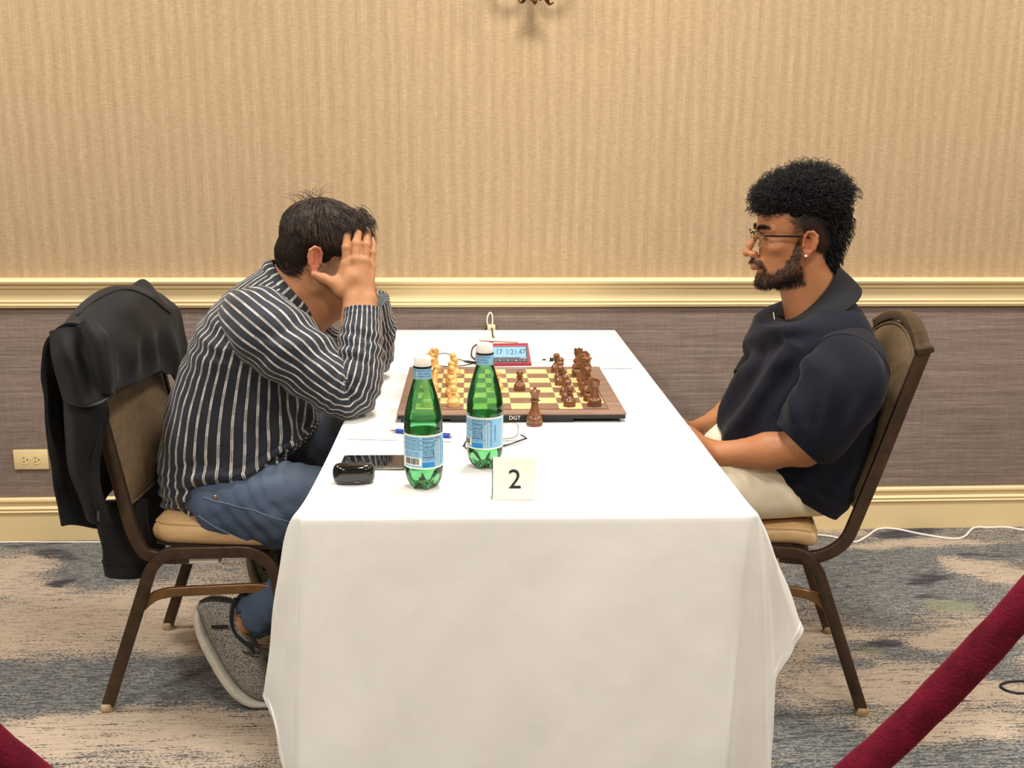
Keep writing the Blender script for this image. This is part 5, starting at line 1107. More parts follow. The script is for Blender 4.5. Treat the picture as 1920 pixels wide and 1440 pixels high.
    JV, JQ = J.surf(2); nzd = .0022 * wob(JV * [1, 1, 1.6], 60, 11) + .0028 * np.sin(JV[:, 0] * 150 + JV[:, 2] * 110 + 3 * wob(JV, 12, 2)) * sstep(-.62, -.5, JV[:, 0]) * sstep(-.30, -.42, JV[:, 0])
    cN = np.stack([JV[:, 0], np.where(JV[:, 1] < 2.61, 2.45, 2.76), np.full(len(JV), .57)], -1); dv = JV - cN; dv[:, 0] = 0; dv /= np.linalg.norm(dv, axis=1)[:, None] + 1e-9; JV = JV + dv * nzd[:, None]
    n = NT('blue_denim'); at = n.n('ShaderNodeAttribute', attribute_name='Col'); tw = n.noise(1, n.coord((420, 420, 900), rot=(0, .6, .3)), 2); cl = n.noise(16, n.coord((1, 2, 1)), 4, .6)
    n.set(Base_Color=n.mix(n.math('MULTIPLY', tw, .55), at.outputs['Color'], n.mix(cl, srgb(44, 54, 74), srgb(128, 142, 160))), Roughness=.85); n.p.inputs['Specular IOR Level'].default_value = .15; n.bump(n.math('ADD', tw, cl), .4, .003)
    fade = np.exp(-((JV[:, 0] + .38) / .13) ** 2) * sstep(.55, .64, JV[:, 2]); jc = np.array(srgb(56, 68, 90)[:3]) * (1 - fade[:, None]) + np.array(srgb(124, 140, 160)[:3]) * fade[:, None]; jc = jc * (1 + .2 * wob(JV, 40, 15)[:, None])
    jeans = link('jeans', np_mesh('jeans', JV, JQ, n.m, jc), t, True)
    def on(pts):                                              # drop traced pixels onto the near side of the jeans
        out = []
        for x, y in pts:
            o_, d_ = CAM, unit(_ray(x, y)); w_ = JV - o_; tt = w_ @ d_; ds = np.linalg.norm(w_ - tt[:, None] * d_, axis=1); c_ = np.where(ds < .010)[0]
            k = c_[np.argmin(tt[c_])] if len(c_) else np.argmin(ds); out.append(JV[k] * .25 + (o_ + d_ * tt[k]) * .75 - d_ * .0012)
        return np.array(out)
    th_ = mat('denim_thread', srgb(122, 130, 144), .8)
    link('side_seam', MB().tube(cr(on([(380, 932), (400, 937), (425, 944), (450, 952), (475, 958), (497, 966), (520, 973), (545, 981)]), 40), .0009, 6).mesh('side_seam', th_), jeans)
    link('pocket_seam', MB().tube(cr(on([(370, 968), (385, 978), (402, 989), (420, 998), (440, 1007), (462, 1016)]), 30), .0009, 6).mesh('pocket_seam', th_), jeans)
    rv = on([(402, 931)])[0]; link('rivet', MB().lathe([(0, 0), (.0042, 0), (.0046, .001), (.0034, .002), (.0018, .0012), (0, .0016)], 16, rv, rotx(PI / 2)).mesh('rivet', mat('rivet_brass', srgb(190, 150, 90), .3, .9)), jeans)
    # shoes: near one traced, heel raised; the far one is its mirror copy shifted
    def shoe(tr, nm):
        prs = [((366, 1142), (374, 1128), .018), ((367, 1158), (402, 1120), .034), ((376, 1190), (444, 1132), .039), ((392, 1222), (474, 1190), .041), ((412, 1256), (488, 1222), .044), ((438, 1288), (500, 1252), .049), ((468, 1308), (512, 1276), .050), ((500, 1315), (530, 1290), .046), ((530, 1315), (545, 1300), .034), ((546, 1313), (549, 1308), .012)]
        s = empty(nm, None, None) if 0 else None
        U_, S_ = [], []
        for a, b, hw in prs:
            A, B = PY(*a, 2.432), PY(*b, 2.432); A[2] = max(A[2], .0005); th_k = min(.024, np.linalg.norm(B - A) * .5); D = unit(B - A); A2 = A + D * th_k * .8
            U_.append(list((A2 + B) / 2) + list((B - A2) / 2) + [0, hw * .93, 0]); S_.append(list(A + D * th_k / 2) + list(D * th_k / 2) + [0, hw * 1.04, 0])
        Gu, Gs = loft_grid(U_, 44, 32, .8), loft_grid(S_, 60, 28, .5)
        sc = .0014 * np.maximum(0, np.sin(np.arange(60) * 1.5))[:, None, None]; Gs = Gs + sc * np.array([.3, 0, 1]) * sstep(-.2, -.8, np.cos(np.arange(28) / 28 * 2 * PI))[None, :, None]
        Gs[..., 2] = np.maximum(Gs[..., 2], .0004)
        k = NT('shoe_knit') if 'shoe_knit' not in MATS else None
        if k:
            vv = k.n('ShaderNodeTexVoronoi', {'Scale': 420.0}); k.l(k.coord(), vv.inputs['Vector']); k.set(Base_Color=k.ramp(vv.outputs['Distance'], [(.25, srgb(186, 180, 168)), (.62, srgb(88, 84, 78))]), Roughness=.9); k.bump(vv.outputs['Distance'], .6, .002)
        up = link('shoe', MB().grid(tr(Gu), True, caps=True).mesh('shoe', MATS['shoe_knit'], True, None), t, True, 'grey knit slip-on shoe with thick pale sole')
        link('sole', MB().grid(tr(Gs), True, caps=True).mesh('sole', noisy('shoe_sole', srgb(176, 170, 156), srgb(198, 192, 180), 30, .6), True, None), up)
        col_ = [(442, 1122), (436, 1140), (434, 1165), (442, 1188), (458, 1204), (478, 1212)]
        for Y in (2.40, 2.466):
            link('collar_trim', MB().tube(tr(cr([PY(x, y, Y) for x, y in col_], 24)[None])[0], .005, 8).mesh('collar_trim', mat('shoe_trim', srgb(20, 19, 20), .7)), up)
        lb = tr(np.array([[PY(x, y, 2.3925 + .002 * i) for x, y in ((396, 1172), (428, 1172))] for i in (0, 0)] )); lb[1, :, 2] -= .010
        link('heel_tab', MB().grid(lb).mesh('heel_tab', mat('shoe_trim', srgb(20, 19, 20), .7)), up)
        lc = MB()
        for x0, y0, x1, y1 in ((462, 1206, 478, 1222), (455, 1222, 490, 1222), (470, 1212, 492, 1208)): lc.tube(tr(cr([PY(x0, y0, 2.396), PY((x0 + x1) / 2, (y0 + y1) / 2 + 3, 2.392), PY(x1, y1, 2.398)], 10)[None])[0], .0022, 6)
        link('laces', lc.mesh('laces', mat('shoe_trim', srgb(20, 19, 20), .7)), up)
    shoe(lambda G: G, 'shoe'); shoe(lambda G: G + np.array([.06, .36, 0]), 'shoe')
man_left()
# ================================================================== the player in the navy polo
def man_right():
    t = empty('person', 'person in navy zip polo and cream trousers with glasses, beard and curly hair', 'person', (CRr[0] - .25, 2.52, .497))
    HY = 2.535; O = PY(1512, 461, HY - .077) + V3(0, .077, 0); R = rotz(PI - .03) @ roty(.05)
    q = lambda x, y, Y: PY(x, y, Y); fine = .0023
    F = Field(axis((.40, O[0] - .17, .012), (O[0] - .17, O[0] + .13, fine), (O[0] + .13, 1.25, .013)), axis((2.15, HY - .11, .012), (HY - .11, HY + .11, fine), (HY + .11, 2.9, .012)), axis((.0, O[2] - .20, .013), (O[2] - .20, O[2] + .15, fine), (O[2] + .15, O[2] + .18, .01)))
    head(F, O, R)
    F.cone(q(1512, 500, HY), q(1540, 590, 2.53), .056, .062, .022); F.cone(q(1490, 520, HY), q(1512, 600, 2.53), .040, .050, .025)
    F.chain([q(1540, 590, 2.53), q(1560, 680, 2.52), q(1560, 780, 2.52), q(1540, 880, 2.52)], [.055, .10, .11, .08], .03)
    eN, wN = q(1508, 838, 2.285), q(1352, 852, 2.36); hN = V3(.595, 2.455, .655)
    eF, wF = q(1425, 742, 2.745), q(1318, 806, 2.645); hF = V3(.590, 2.56, .655)
    F.chain([q(1585, 650, 2.37), q(1560, 730, 2.30), eN, q(1440, 846, 2.315), wN, hN], [.045, .046, .043, .0415, .029, .026], .018)
    F.chain([q(1550, 625, 2.68), q(1480, 690, 2.74), eF, q(1375, 770, 2.70), wF, hF], [.045, .046, .042, .040, .029, .026], .018)
    for h, s in ((hN, 1), (hF, -1)):                     # hands folded together in the lap
        d = unit(V3(-.35, s * 1.0, -.25)); F.cone(h, h + d * .03, .026, .022, .012)
        for i in range(4):
            b = h + d * .035 + V3(-.016 + .0 * i, 0, .022 - .015 * i); k = b + d * .034 + V3(-.012, 0, 0); F.chain([b, k, k + unit(d + V3(.7, 0, -.3)) * .022, k + unit(d * .3 + V3(1, 0, -.4)) * .036], [.0098, .0092, .0085, .0075], .003)
        F.chain([h + V3(.01, 0, .016), h + V3(-.012, s * .014, .034), h + V3(-.03, s * .030, .036)], [.013, .0115, .009], .005)
    hipN, kneeN, ankN = V3(.89, 2.430, .556), V3(.44, 2.38, .555), V3(.42, 2.38, .10); hipF, kneeF, ankF = V3(.92, 2.62, .575), V3(.45, 2.68, .555), V3(.42, 2.68, .10)
    F.chain([hipN + V3(0, .02, .01), kneeN, ankN], [.05, .042, .034], .02); F.chain([hipF, kneeF, ankF], [.05, .042, .034], .02); F.ell((.94, 2.52, .62), (.07, .11, .07), None, .02)
    for a in (ankN, ankF): F.cone(a, a + V3(-.12, 0, -.055), .032, .022, .012)
    V, Q = F.surf(1); L = to_local(V, O, R); skin = np.array(srgb(168, 112, 74)[:3]); col = np.tile(skin, (len(V), 1)) * (1 + .05 * wob(V, 50, 2)[:, None])
    hc = srgb(22, 18, 17); mixin = face_colors(col, L, skin, srgb(142, 78, 68), hc, srgb(168, 92, 64))
    zl = np.interp(L[:, 0], [-.02, .004, .016, .026, .046, .062, .080, .100], [.02, .035, .012, -.020, -.050, -.062, -.066, -.067]); nz = .004 * wob(L, 260, 3) + .003 * wob(L, 600, 5)
    low = sstep(-.128, -.112, L[:, 2] + .25 * (L[:, 0] - .08))
    beard = sstep(-.006, .007, zl - L[:, 2] + nz) * sstep(-.004, .016, L[:, 0] + .3 * np.clip(-.04 - L[:, 2], 0, 1)) * low * (np.abs(L[:, 1]) < .075)
    must = np.maximum.reduce([sstep(.0095, .005, seg_dist(L, [(.112, 0, -.0370), (.104, s * .014, -.0385), (.093, s * .026, -.047), (.086, s * .029, -.062), (.084, s * .024, -.076)]) + nz * .5) for s in (-1, 1)])
    soul = sstep(.0075, .004, np.linalg.norm((L - [.103, 0, -.068]) * [1, .8, .6], axis=1) + nz * .4)
    lipz = np.minimum.reduce([seg_dist(L, [(.1065, 0, -.0465), (.0935, s * .019, -.0512)]) for s in (-1, 1)] + [seg_dist(L, [(.1045, 0, -.0560), (.0925, s * .017, -.0528)]) for s in (-1, 1)])
    bm = np.maximum(np.maximum(beard * (.86 + .12 * wob(L, 400, 9)), must * .85), soul * .8) * sstep(.0045, .0070, lipz); mixin(bm * .93, hc)
    scalp = sstep(.055, .03, np.abs(L[:, 0] + .05)) * 0 + sstep(.012, -.006, L[:, 0] - .10 * np.clip(L[:, 2], 0, 1) - .006) * sstep(-.008, .010, L[:, 2] - (-.018 + .55 * (L[:, 0] + .03)) + .006 * wob(L, 260, 40)) * sstep(-.022, -.036, L[:, 0] - .75 * np.clip(L[:, 2] + .01, 0, .06) + .005 * wob(L, 230, 41)) * (1 - sstep(.0775, .081, np.abs(L[:, 1])) * (L[:, 0] > -.034)); mixin(.97 * scalp, hc)
    sn = .007 * wob(L, 230, 33) + .005 * wob(L, 520, 34); side = sstep(.034, .008, np.abs(L[:, 0] - .008 + sn) - .22 * np.clip(L[:, 2] - .05, 0, 1)) * sstep(.006, .036, L[:, 2] + sn) * sstep(.055, .062, np.abs(L[:, 1])) * (L[:, 2] < .12) * (1 - sstep(.0775, .081, np.abs(L[:, 1]))); mixin(.88 * side, hc)
    body = link('body', np_mesh('body', V, Q, SKIN, col), t, True)
    rs = np.random.RandomState(4)
    near = np.where((bm > .55) & (np.linalg.norm(L, axis=1) < .16))[0]; pk = rs.choice(near, 2600); b0 = L[pk]; cen = np.array([.035, 0, -.03]); dn = b0 - cen; dn /= np.linalg.norm(dn, axis=1)[:, None]; dd = dn * .55 + np.array([.15, 0, -1]) + rs.normal(size=dn.shape) * .45; dd /= np.linalg.norm(dd, axis=1)[:, None]
    ln = rs.uniform(.004, .0085, len(b0)) * (1 + .5 * (b0[:, 2] < -.08)); st = np.stack([b0 + dd * (ln * k / 3)[:, None] + dn * (.0012 * k * (3 - k) / 2) for k in range(4)], 1)
    bd = link('beard', strand_mesh('beard', O + st @ R.T, .00042, HAIR_R), t, True); bd['kind'] = 'stuff'
    eb = []
    for s in (-1, 1):
        P3 = cr([(.0985, s * .010, .0390), (.0955, s * .025, .0455), (.0790, s * .047, .0420)], 60)
        for i in range(230):
            p = P3[rs.randint(60)] + rs.normal(size=3) * [.001, .0015, .0022]; d = np.array([-.2, s * .9, .35]) + rs.normal(size=3) * .3; d /= np.linalg.norm(d); eb.append([p, p + d * .003 + [.0008, 0, 0], p + d * .0065])
    link('eyebrows', strand_mesh('eyebrows', O + np.array(eb) @ R.T, .0004, HAIR_R), t, True)['kind'] = 'stuff'
    # hair mass and curls
    H = Field(axis((O[0] - .17, O[0] + .19, .004)), axis((HY - .13, HY + .13, .004)), axis((O[2] - .10, O[2] + .24, .004))); e = lambda c, r, k=.012, op='u': H.ell(O + R @ np.array(c, float), r, R, k, op)
    e((-.022, 0, .108), (.108, .088, .078)); e((.062, 0, .108), (.048, .066, .040), .02); e((-.080, 0, .055), (.050, .070, .066), .02); H.cone(O + R @ V3(-.072, 0, .03), O + R @ V3(-.066, 0, -.052), .056, .040, .015)
    e((.125, 0, .0), (.085, .13, .076), .010, 's')
    for s in (-1, 1): e((.010, s * .095, .005), (.024, .030, .044), .008, 's'); e((.056, s * .088, .012), (.050, .030, .050), .008, 's')
    HV, HQ = H.surf(2); hl = to_local(HV, O, R); nr = hl - [-.02, 0, .07]; nr /= np.linalg.norm(nr, axis=1)[:, None]; up = sstep(.04, .08, hl[:, 2])
    HV = HV + (nr @ R.T) * (up * (.006 * wob(hl, 75, 21) + .004 * wob(hl, 170, 22)))[:, None]
    hair = link('hair', np_mesh('hair', HV, HQ, mat('black_hair_mass', srgb(11, 10, 11), .85, Specular_IOR_Level=.1)), t, True)
    hl = to_local(HV, O, R); S = 4200; ok = np.where(hl[:, 2] > .035)[0]; rt = hl[rs.choice(ok, S)]; nr = rt - [-.02, 0, .07]; nr /= np.linalg.norm(nr, axis=1)[:, None]
    K = 13; tv = rs.normal(size=(S, 3)); tv -= (tv * nr).sum(1, keepdims=True) * nr; tv /= np.linalg.norm(tv, axis=1, keepdims=True); bv = np.cross(nr, tv); hgt = sstep(.04, .11, rt[:, 2]); rad = rs.uniform(.005, .012, S) * (.5 + .5 * hgt); turns = rs.uniform(.45, 1.15, S); lift = rs.uniform(.002, .017, S) * (.15 + .85 * hgt); ph = rs.uniform(0, 6.28, S); out = []
    for k in range(K):
        u = k / (K - 1); a = ph + turns * 2 * PI * u
        out.append(rt - nr * .004 + nr * (lift * math.sin(u * 2.2))[:, None] + ((np.cos(a) - np.cos(ph)) * rad)[:, None] * tv + ((np.sin(a) - np.sin(ph)) * rad)[:, None] * (bv * .8 + nr * .5) + tv * (.016 * u * hgt)[:, None])
    Ls = np.stack(out, 1)
    S2 = 1200; ok = np.where((hl[:, 2] <= .06) & (hl[:, 0] < -.02))[0]; r2 = hl[rs.choice(ok, S2)]; n2 = r2 - [-.03, 0, .03]; n2 /= np.linalg.norm(n2, axis=1)[:, None]; d2 = n2 * .3 + np.array([-.15, 0, -1]) + rs.normal(size=n2.shape) * .2; d2 /= np.linalg.norm(d2, axis=1)[:, None]
    L2 = np.stack([r2 + d2 * (.018 * k / (K - 1)) + n2 * (.003 * math.sin(3 * k / (K - 1))) for k in range(K)], 1)
    link('curls', strand_mesh('curls', O + np.concatenate([Ls, L2]) @ R.T, .00075, HAIR_R, .35), hair)['kind'] = 'stuff'
    # eyeglasses worn by the player
    g = empty('spectacles', 'half-rim spectacles with black brow bar worn by the player in navy', 'eyeglasses', O + R @ V3(.10, 0, .02)); bk = mat('specs_black', srgb(14, 13, 14), .25); mt = mat('specs_steel', srgb(196, 186, 170), .25, .9); W_ = lambda P: O + np.asarray(P, float) @ R.T
    for s in (-1, 1):
        c = np.array([.1065, s * .033, .0165]); a = np.linspace(0, 2 * PI, 41); ca, sa = np.cos(a), np.sin(a); rx, rz = .0235, .0185
        P = np.stack([c[0] - .012 * np.abs(ca * rx / .0235 * .5 + .0) * (np.sign(ca * s) > 0), c[1] + s * 0 + rx * np.sign(ca) * np.abs(ca) ** .7, c[2] + rz * np.sign(sa) * np.abs(sa) ** .75], -1); P[:, 0] = c[0] - .010 * np.clip((np.abs(P[:, 1]) - .03) / .028, 0, 1)
        m_ = MB(); m_.add(W_(P[:-1]), [tuple(range(40))]); part('lens', m_, MATS['specs_lens'], g, True, smooth=False)
        lo = P[(sa < .25)] if s > 0 else P[(sa < .25)]; i0 = np.argsort(a[(sa < .25)]); seq = np.where(sa < .25)[0]; seq = seq[np.argsort((a[seq] - .3) % (2 * PI))]; part('rim', MB().tube(W_(P[seq]), .0007, 6), mt, g, True)
        top = np.where(sa > .35)[0]; part('brow_bar', MB().tube(W_(P[top] + [.0006, 0, .0004]), .0021, 8), bk, g, True)
        part('nose_pad', MB().lathe([(0, 0), (.003, .0005), (.0034, .0014), (0, .002)], 10, W_([.100, s * .0105, .004])), mat('specs_pad', srgb(210, 200, 190), .3), g, True)
        part('hinge', MB().box(W_([.0955, s * .0605, .0255]), (.006, .003, .004), R, .0006), mt, g, True)
        part('temple', MB().tube(W_(cr([(.0955, s * .061, .0262), (.05, s * .0735, .0245), (.012, s * .0785, .0225), (-.010, s * .0790, .0190), (-.026, s * .0765, .0040)], 30)), .0019, 8, flat=(1.2, .7)), bk, g, True)
    part('bridge', MB().tube(W_(cr([(.1065, -.0105, .020), (.1100, 0, .0235), (.1065, .0105, .020)], 12)), .0012, 8), mt, g, True)
    er = empty('earring', 'small pearl stud earring in the ear lobe of the player in navy', 'earring', O + R @ V3(.001, .0855, -.0235))
    part('pearl', MB().lathe([(.0001, -.0036)] + [(.0036 * math.cos(a), .0036 * math.sin(a)) for a in np.linspace(-1.3, 1.3, 9)] + [(.0001, .0036)], 16), mat('pearl', srgb(240, 226, 204), .2, Coat_Weight=.5), er); part('post', MB().lathe([(.0006, 0), (.0006, .006)], 8, (0, .0, 0), rotx(-PI / 2)), mt, er)
    # polo shirt
    n = NT('navy_knit'); rb = n.noise(1, n.coord((700, 700, 700)), 2); fo = n.noise(9, n.coord((1, 1, .6)), 3, .5, .6); n.set(Base_Color=n.ramp(fo, [(.3, srgb(10, 11, 21)), (.7, srgb(16, 18, 33))]), Roughness=.82); n.p.inputs['Sheen Weight'].default_value = .04; n.p.inputs['Specular IOR Level'].default_value = .2; n.bump(n.math('ADD', n.math('MULTIPLY', fo, 1.5), n.math('MULTIPLY', rb, .05)), .25, .012); NAVY = n.m
    rings = [ring((1582, 948), (1404, 868), .190, 2.52), ring((1612, 922), (1374, 846), .203, 2.52), ring((1636, 885), (1356, 818), .200, 2.52), ring((1655, 840), (1362, 782), .205, 2.52), ring((1668, 790), (1382, 738), .207, 2.52), ring((1675, 728), (1402, 692), .208, 2.52), ring((1672, 682), (1413, 652), .207, 2.525), ring((1658, 628), (1422, 615), .198, 2.53), ring((1634, 580), (1432, 600), .175, 2.53), ring((1606, 548), (1446, 598), .135, 2.53), ring((1578, 524), (1474, 604), .086, 2.53)]
    for r_ in rings:                        # the outline of the back is its near flank, so the spine lies a little further forward
        sh = (PY(1660, 720, 2.52) - PY(1660, 720, 2.52 - .55 * r_[7]))[0] * .5; r_[0] -= sh; r_[3] += sh
    G = loft_grid(rings, 90, 110, .88); nn = grid_normals(G); nn *= np.sign((nn * (G - G.mean(1, keepdims=True))).sum(-1).mean()); vi = np.linspace(0, 1, 90)[:, None]; an = np.arange(110)[None] / 110 * 2 * PI
    d = .004 * wob(G, 18, 31) + .013 * np.exp(-((vi - .36) / .22) ** 2) * np.sin(an * 9 + vi * 14) * sstep(.35, .95, np.cos(an)) + .003 * np.exp(-((vi - .14) / .06) ** 2) * np.sin(vi * 80 + 2 * np.sin(an * 2)) + .011 * np.exp(-((vi - .60 + .1 * np.sin(an)) / .12) ** 2) * np.sin(vi * 30 + an * 5) * sstep(0, .9, np.cos(an))
    G = G + nn * d[..., None]; G = ridges(G, [([(1548, 660), (1505, 705), (1460, 765), (1425, 805)], 9, .011), ([(1485, 640), (1445, 700), (1405, 765), (1375, 812)], 9, .012), ([(1500, 660), (1462, 715), (1420, 775)], 8, -.009), ([(1440, 640), (1420, 690), (1392, 740)], 8, -.008), ([(1560, 860), (1540, 890), (1500, 915)], 10, .008), ([(1600, 850), (1590, 890), (1560, 930)], 9, .007), ([(1560, 900), (1530, 930), (1490, 935)], 8, -.006), ([(1470, 610), (1480, 640), (1500, 655)], 7, .008), ([(1630, 640), (1640, 700), (1630, 760)], 10, -.006)]); polo = link('polo_shirt', loft_mesh('polo_shirt', G, NAVY, 1), t, True)
    def sleeve(path, rad, seed):
        G = sweep_grid(np.array(path), rad, 48, 60, up=(0, -1, 0)); nn = grid_normals(G); nn *= np.sign((nn * (G - G.mean(1, keepdims=True))).sum(-1).mean()); v = np.linspace(0, 1, 60)[:, None]; a = np.arange(48)[None] / 48 * 2 * PI
        d = .004 * wob(G, 20, seed) + .009 * np.exp(-((v - .62) / .25) ** 2) * np.sin(a * 4 + v * 5 + 1) + .006 * np.exp(-((v - .35) / .2) ** 2) * np.sin(a * 3 + v * 22); G = G + nn * (d * sstep(1.0, .9, v))[..., None]
        G = ridges(G, [([(1500, 668), (1482, 715), (1488, 790)], 8, .012), ([(1520, 690), (1508, 740), (1510, 800)], 8, -.009), ([(1565, 680), (1552, 760), (1535, 830)], 11, .009), ([(1600, 700), (1590, 760), (1560, 820)], 10, -.007), ([(1540, 690), (1535, 750), (1525, 815)], 7, -.006), ([(1470, 715), (1462, 760), (1462, 795)], 7, -.008)]) if seed == 41 else G; inn = G[-1].mean(0) + (G[-1] - G[-1].mean(0)) * .93; G = np.concatenate([G, inn[None], (inn + (G[-8].mean(0) - G[-1].mean(0)) * .8)[None]]); s = link('sleeve', loft_mesh('sleeve', G, NAVY, 1), t, True); return s, G
    s1, G1 = sleeve([q(1570, 640, 2.46), q(1588, 676, 2.362), q(1580, 716, 2.306), q(1556, 760, 2.282), q(1522, 806, 2.276), q(1496, 832, 2.278)], [.050, .084, .103, .100, .084, .066], 41)
    sleeve([q(1540, 600, 2.64), q(1500, 640, 2.71), q(1465, 685, 2.745), q(1430, 715, 2.755), q(1402, 732, 2.75)], [.085, .098, .094, .082, .068], 42)
    link('shoulder_seam', MB().tube(G1[16][list(range(48)) + [0]], .0016, 6, False).mesh('shoulder_seam', NAVY), s1)
    # knitted fold-down collar: a band around the neck that opens at the throat
    cN = q(1524, 552, 2.53); M_ = 40; rowsA = []
    for f, (bk_, fr_, hw) in enumerate((((1560, 522), (1490, 604), .058), ((1566, 497), (1480, 598), .066), ((1574, 500), (1472, 598), .075), ((1596, 522), (1462, 598), .122), ((1606, 534), (1462, 612), .140))):
        a, b = q(*bk_, 2.53), q(*fr_, 2.53); c, u = (a + b) / 2, (b - a) / 2; th = np.linspace(.30, 2 * PI - .30, M_); rowsA.append(c + np.cos(th)[:, None] * u + np.sin(th)[:, None] * V3(0, hw, 0))
    Gc = cr(np.array(rowsA).reshape(5, -1), 16).reshape(16, M_, 3); mb = MB(); mb.grid(Gc); mb.grid((Gc - V3(0, 0, .003))[:, ::-1]); link('collar', mb.mesh('collar', noisy('navy_rib', srgb(6, 7, 14), srgb(10, 11, 20), 500, .9), True, 60), t, True)
    zp = mat('zip_metal', srgb(200, 190, 172), .3, .8); Zp = [q(1450, 586, 2.522), q(1452, 600, 2.515), q(1455, 614, 2.51), q(1456, 628, 2.508)]
    zl_ = link('zipper', MB().tube(cr(Zp, 16), .0016, 6).mesh('zipper', zp), t, True); link('zip_pull', MB().tube(cr([q(1456, 628, 2.500), q(1454, 640, 2.496), q(1450, 652, 2.494)], 8), .0026, 8, flat=(.5, 1)).mesh('zip_pull', zp), zl_)
    # trousers
    J = Field(axis((.34, 1.12, .007)), axis((2.22, 2.86, .007)), axis((.06, .76, .007)))
    J.ell((.945, 2.52, .585), (.105, .165, .10), None, .03); J.chain([hipN, V3(.68, 2.395, .562), kneeN], [.088, .086, .068], .03); J.chain([hipF, V3(.68, 2.655, .570), kneeF], [.088, .084, .068], .03); J.chain([kneeN, ankN], [.066, .055], .02); J.chain([kneeF, ankF], [.066, .055], .02)
    J.rbox((.72, 2.56, .382), (.30, .26, .100), .01, None, .02, 's')
    JV, JQ = J.surf(2); JV = JV + np.array([0, -1, .6]) * (.003 * wob(JV * [1.6, 1, 1], 38, 12) + .0022 * np.sin(JV[:, 0] * 70 + JV[:, 2] * 50))[:, None] * sstep(.45, .5, JV[:, 2])[:, None]
    n = NT('cream_twill'); f = n.noise(10, n.coord(), 3); g2 = n.noise(1, n.coord((500, 500, 900)), 2); n.set(Base_Color=n.ramp(f, [(.3, srgb(214, 200, 172)), (.7, srgb(232, 220, 196))]), Roughness=.85); n.bump(n.math('ADD', f, n.math('MULTIPLY', g2, .2)), .3, .006)
    tr = link('trousers', np_mesh('trousers', JV, JQ, n.m), t, True)
    for a in (ankN, ankF):
        U_ = [(.075, .02, .03), (.06, .045, .044), (.0, .05, .046), (-.06, .036, .044), (-.12, .028, .047), (-.165, .022, .042), (-.19, .014, .02)]; Gs = loft_grid([[a[0] + x, a[1], .014 + h / 1.0, 0, 0, h, 0, w_, 0] for x, h, w_ in U_], 30, 24, .8); sh = link('shoe', MB().grid(Gs, True, caps=True).mesh('shoe', noisy('white_leather', srgb(206, 204, 200), srgb(224, 222, 218), 20, .5), True, None), t, True)
        Go = loft_grid([[a[0] + x, a[1], .009, 0, 0, .0088, 0, w_ * 1.05, 0] for x, h, w_ in U_], 30, 20, .5); link('sole', MB().grid(Go, True, caps=True).mesh('sole', MATS['shoe_sole'], True, None), sh)
man_right()
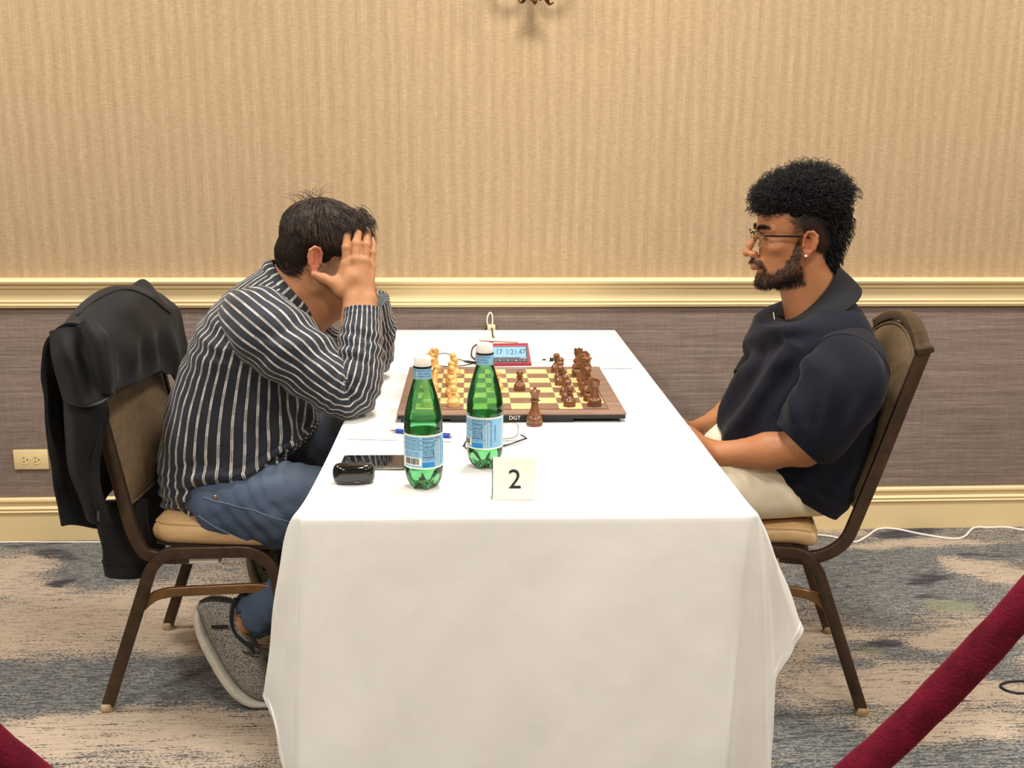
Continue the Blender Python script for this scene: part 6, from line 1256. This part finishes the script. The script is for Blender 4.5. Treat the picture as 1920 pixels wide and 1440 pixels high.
# ================================================================== jacket over the chair back
def jacket():
    n = NT('black_softshell'); f = n.noise(300, n.coord(), 2); g = n.noise(8, n.coord(), 3, .5, .5); n.set(Base_Color=n.ramp(g, [(.3, srgb(15, 15, 16)), (.7, srgb(24, 24, 25))]), Roughness=.72); n.p.inputs['Sheen Weight'].default_value = .05; n.p.inputs['Specular IOR Level'].default_value = .25; n.bump(n.math('ADD', n.math('MULTIPLY', g, 1.6), n.math('MULTIPLY', f, .06)), .22, .012); K = n.m
    LY = mat('jacket_lining', srgb(8, 8, 9), .9)
    t = empty('jacket', 'black zip jacket slung over the back of the banquet chair', 'jacket', (CL[0] + .02, CL[1], .93)); q = PY
    def sheet(rows, nm, nv=34, nu=34, thick=.004, amp=.003, seed=1, parent=t, m=K):   # rows of (px, py, Y) control points -> a two-sided cloth sheet
        A = np.array([[q(*p) for p in r] for r in rows]); G = cr(np.array([cr(r, nu) for r in A]).reshape(len(A), -1), nv).reshape(nv, nu, 3)
        G = G + V3(.6, -.6, .2) * (amp * wob(G, 40, seed))[..., None]; du = np.gradient(G, axis=1); dv = np.gradient(G, axis=0); nn = np.cross(du, dv); nn /= np.linalg.norm(nn, axis=-1, keepdims=True) + 1e-9; B = G - nn * thick
        mb = MB(); mb.grid(G); mb.grid(B[:, ::-1]); rim = lambda X: np.vstack([X[0], X[1:, -1], X[-1, -2::-1], X[-2:0:-1, 0]]); mb.grid(np.array([rim(G), rim(B)]), True); return link(nm, mb.mesh(nm, m, True, 70), parent, parent is t)
    yn, yf = CL[1] - .235, CL[1] + .235
    sd = unit(fL - nL); Lc = lambda x, y, z: CL + fwdL * x + sd * y + V3(0, 0, z) - V3(0, 0, CL[2])
    ys = np.linspace(-.252, .268, 56); rows = []
    for y in ys:                              # body of the jacket: up behind the chair, over the top rail, down on the front
        c = .048 * max(0, 1 - (y / .215) ** 2); tip = .035 * math.exp(-((y - .20) / .05) ** 2); zf = np.interp(y, [-.26, -.1, .05, .13, .17, .21, .27], [.82, .805, .80, .77, .66, .54, .50]); xf = np.interp(zf, [.5, .6, .8], [.128, .110, .088]); zm = (zf + .93) / 2
        k = cr([(-.050 - .02 * math.cos(y * 22), .46 + .03 * math.sin(y * 18)), (-.075, .60), (-.085 + .012 * math.sin(y * 40), .76), (-.072, .90 + c * .6), (-.04, .955 + c), (.004, .972 + c + tip), (.048, .950 + c + tip * .5), (.078, .905 + c * .4), (np.interp(zm, [.5, .6, .8, .9], [.13, .115, .094, .084]) + .010 * math.sin(y * 46 + 1), zm), (xf, zf)], 64)
        rows.append([Lc(x, y, z) for x, z in k])
    G = np.array(rows).transpose(1, 0, 2); G = G + (fwdL * .6 + V3(0, 0, .5)) * (.006 * wob(G, 30, 5))[..., None]
    du = np.gradient(G, axis=1); dv = np.gradient(G, axis=0); nn = np.cross(du, dv); nn /= np.linalg.norm(nn, axis=-1, keepdims=True) + 1e-9; B = G + nn * .006
    mb = MB(); mb.grid(G); mb.grid(B[:, ::-1]); rim = lambda X: np.vstack([X[0], X[1:, -1], X[-1, -2::-1], X[-2:0:-1, 0]]); mb.grid(np.array([rim(G), rim(B)]), True); link('jacket_body', mb.mesh('jacket_body', K, True, 70), t, True)
    link('yoke_seam', MB().tube(cr([G[r, c] - nn[r, c] * .0015 for r, c in ((33, 6), (36, 16), (39, 27), (43, 37), (48, 46))], 30), .0022, 6).mesh('yoke_seam', K), t, True)
    # near front gathered over the near corner, ending in a piped pocket edge
    sheet([[(98, 622, yn - .03), (118, 618, yn - .05), (150, 612, yn - .06), (172, 622, yn - .055)], [(102, 660, yn - .05), (124, 656, yn - .085), (150, 655, yn - .06), (176, 668, yn - .085)], [(112, 705, yn - .055), (140, 700, yn - .095), (165, 702, yn - .065), (190, 702, yn - .095)], [(124, 748, yn - .06), (150, 758, yn - .10), (178, 757, yn - .10), (206, 744, yn - .075)]], 'near_front', nv=40, nu=40, thick=.008, amp=.004, seed=14)
    sheet([[(150, 612, yn - .05), (165, 600, yn - .055), (178, 606, yn - .05)], [(165, 640, yn - .08), (185, 634, yn - .095), (204, 640, yn - .06)], [(180, 690, yn - .09), (196, 688, yn - .105), (212, 692, yn - .06)], [(192, 738, yn - .08), (202, 736, yn - .095), (209, 740, yn - .07)]], 'near_fold', thick=.008, amp=.002, seed=16)
    pp = link('piping', MB().tube(cr([q(124, 750, yn - .062), q(140, 757, yn - .09), (q(162, 760, yn - .103)), q(186, 755, yn - .098), q(208, 742, yn - .076)], 30), .0042, 8).mesh('piping', mat('jacket_piping', srgb(58, 58, 60), .5)), t, True)
    # lower near panel with the zip, then the sleeve hanging behind it
    sheet([[(124, 640, yn - .035), (135, 660, yn - .05), (150, 660, yn - .04)], [(126, 752, yn - .04), (150, 756, yn - .075), (198, 755, yn - .04)], [(128, 800, yn - .04), (155, 806, yn - .075), (194, 800, yn - .03)], [(134, 870, yn - .03), (156, 872, yn - .06), (182, 860, yn - .03)], [(152, 922, yn - .02), (168, 925, yn - .045), (186, 920, yn - .02)], [(168, 968, yn - .01), (182, 980, yn - .03), (206, 980, yn + .0)]], 'near_panel', nv=40, thick=.010, amp=.003, seed=18)
    zt = MB().tube(cr([q(190, 800, yn - .055), q(176, 852, yn - .062), q(169, 890, yn - .058), q(173, 930, yn - .052), q(183, 960, yn - .045)], 30), .0028, 6); zz = link('zipper', zt.mesh('zipper', LY), t, True)
    link('zip_pull', MB().box(q(184.5, 968, yn - .052), (.0065, .003, .026), roty(.05), .001).mesh('zip_pull', mat('gunmetal', srgb(92, 88, 84), .35, .8)), zz)
    P_ = [q(226, 940, yn + .10), q(228, 985, yn + .09), q(238, 1030, yn + .08), q(238, 1078, yn + .075)]; Gs = sweep_grid(np.array(P_), [.062, .060, .058, .058], 28, 30, up=(0, -1, 0), flat=.55); Gs = Gs + (Gs - Gs.mean(1, keepdims=True)) * (.10 * wob(Gs, 45, 19))[..., None]; sl = link('sleeve', loft_mesh('sleeve', Gs, K, 1), t, True)
    link('cuff', MB().tube(Gs[24][list(range(28)) + [0]], .003, 6, False).mesh('cuff', K), sl)
    P_ = [q(290, 900, yf - .08), q(285, 960, yf - .1), q(278, 1010, yf - .1), q(275, 1040, yf - .1)]; Gs = sweep_grid(np.array(P_), [.06, .06, .05, .045], 24, 20, up=(0, -1, 0)); link('sleeve', loft_mesh('sleeve', Gs, K, 1), t, True)
jacket()
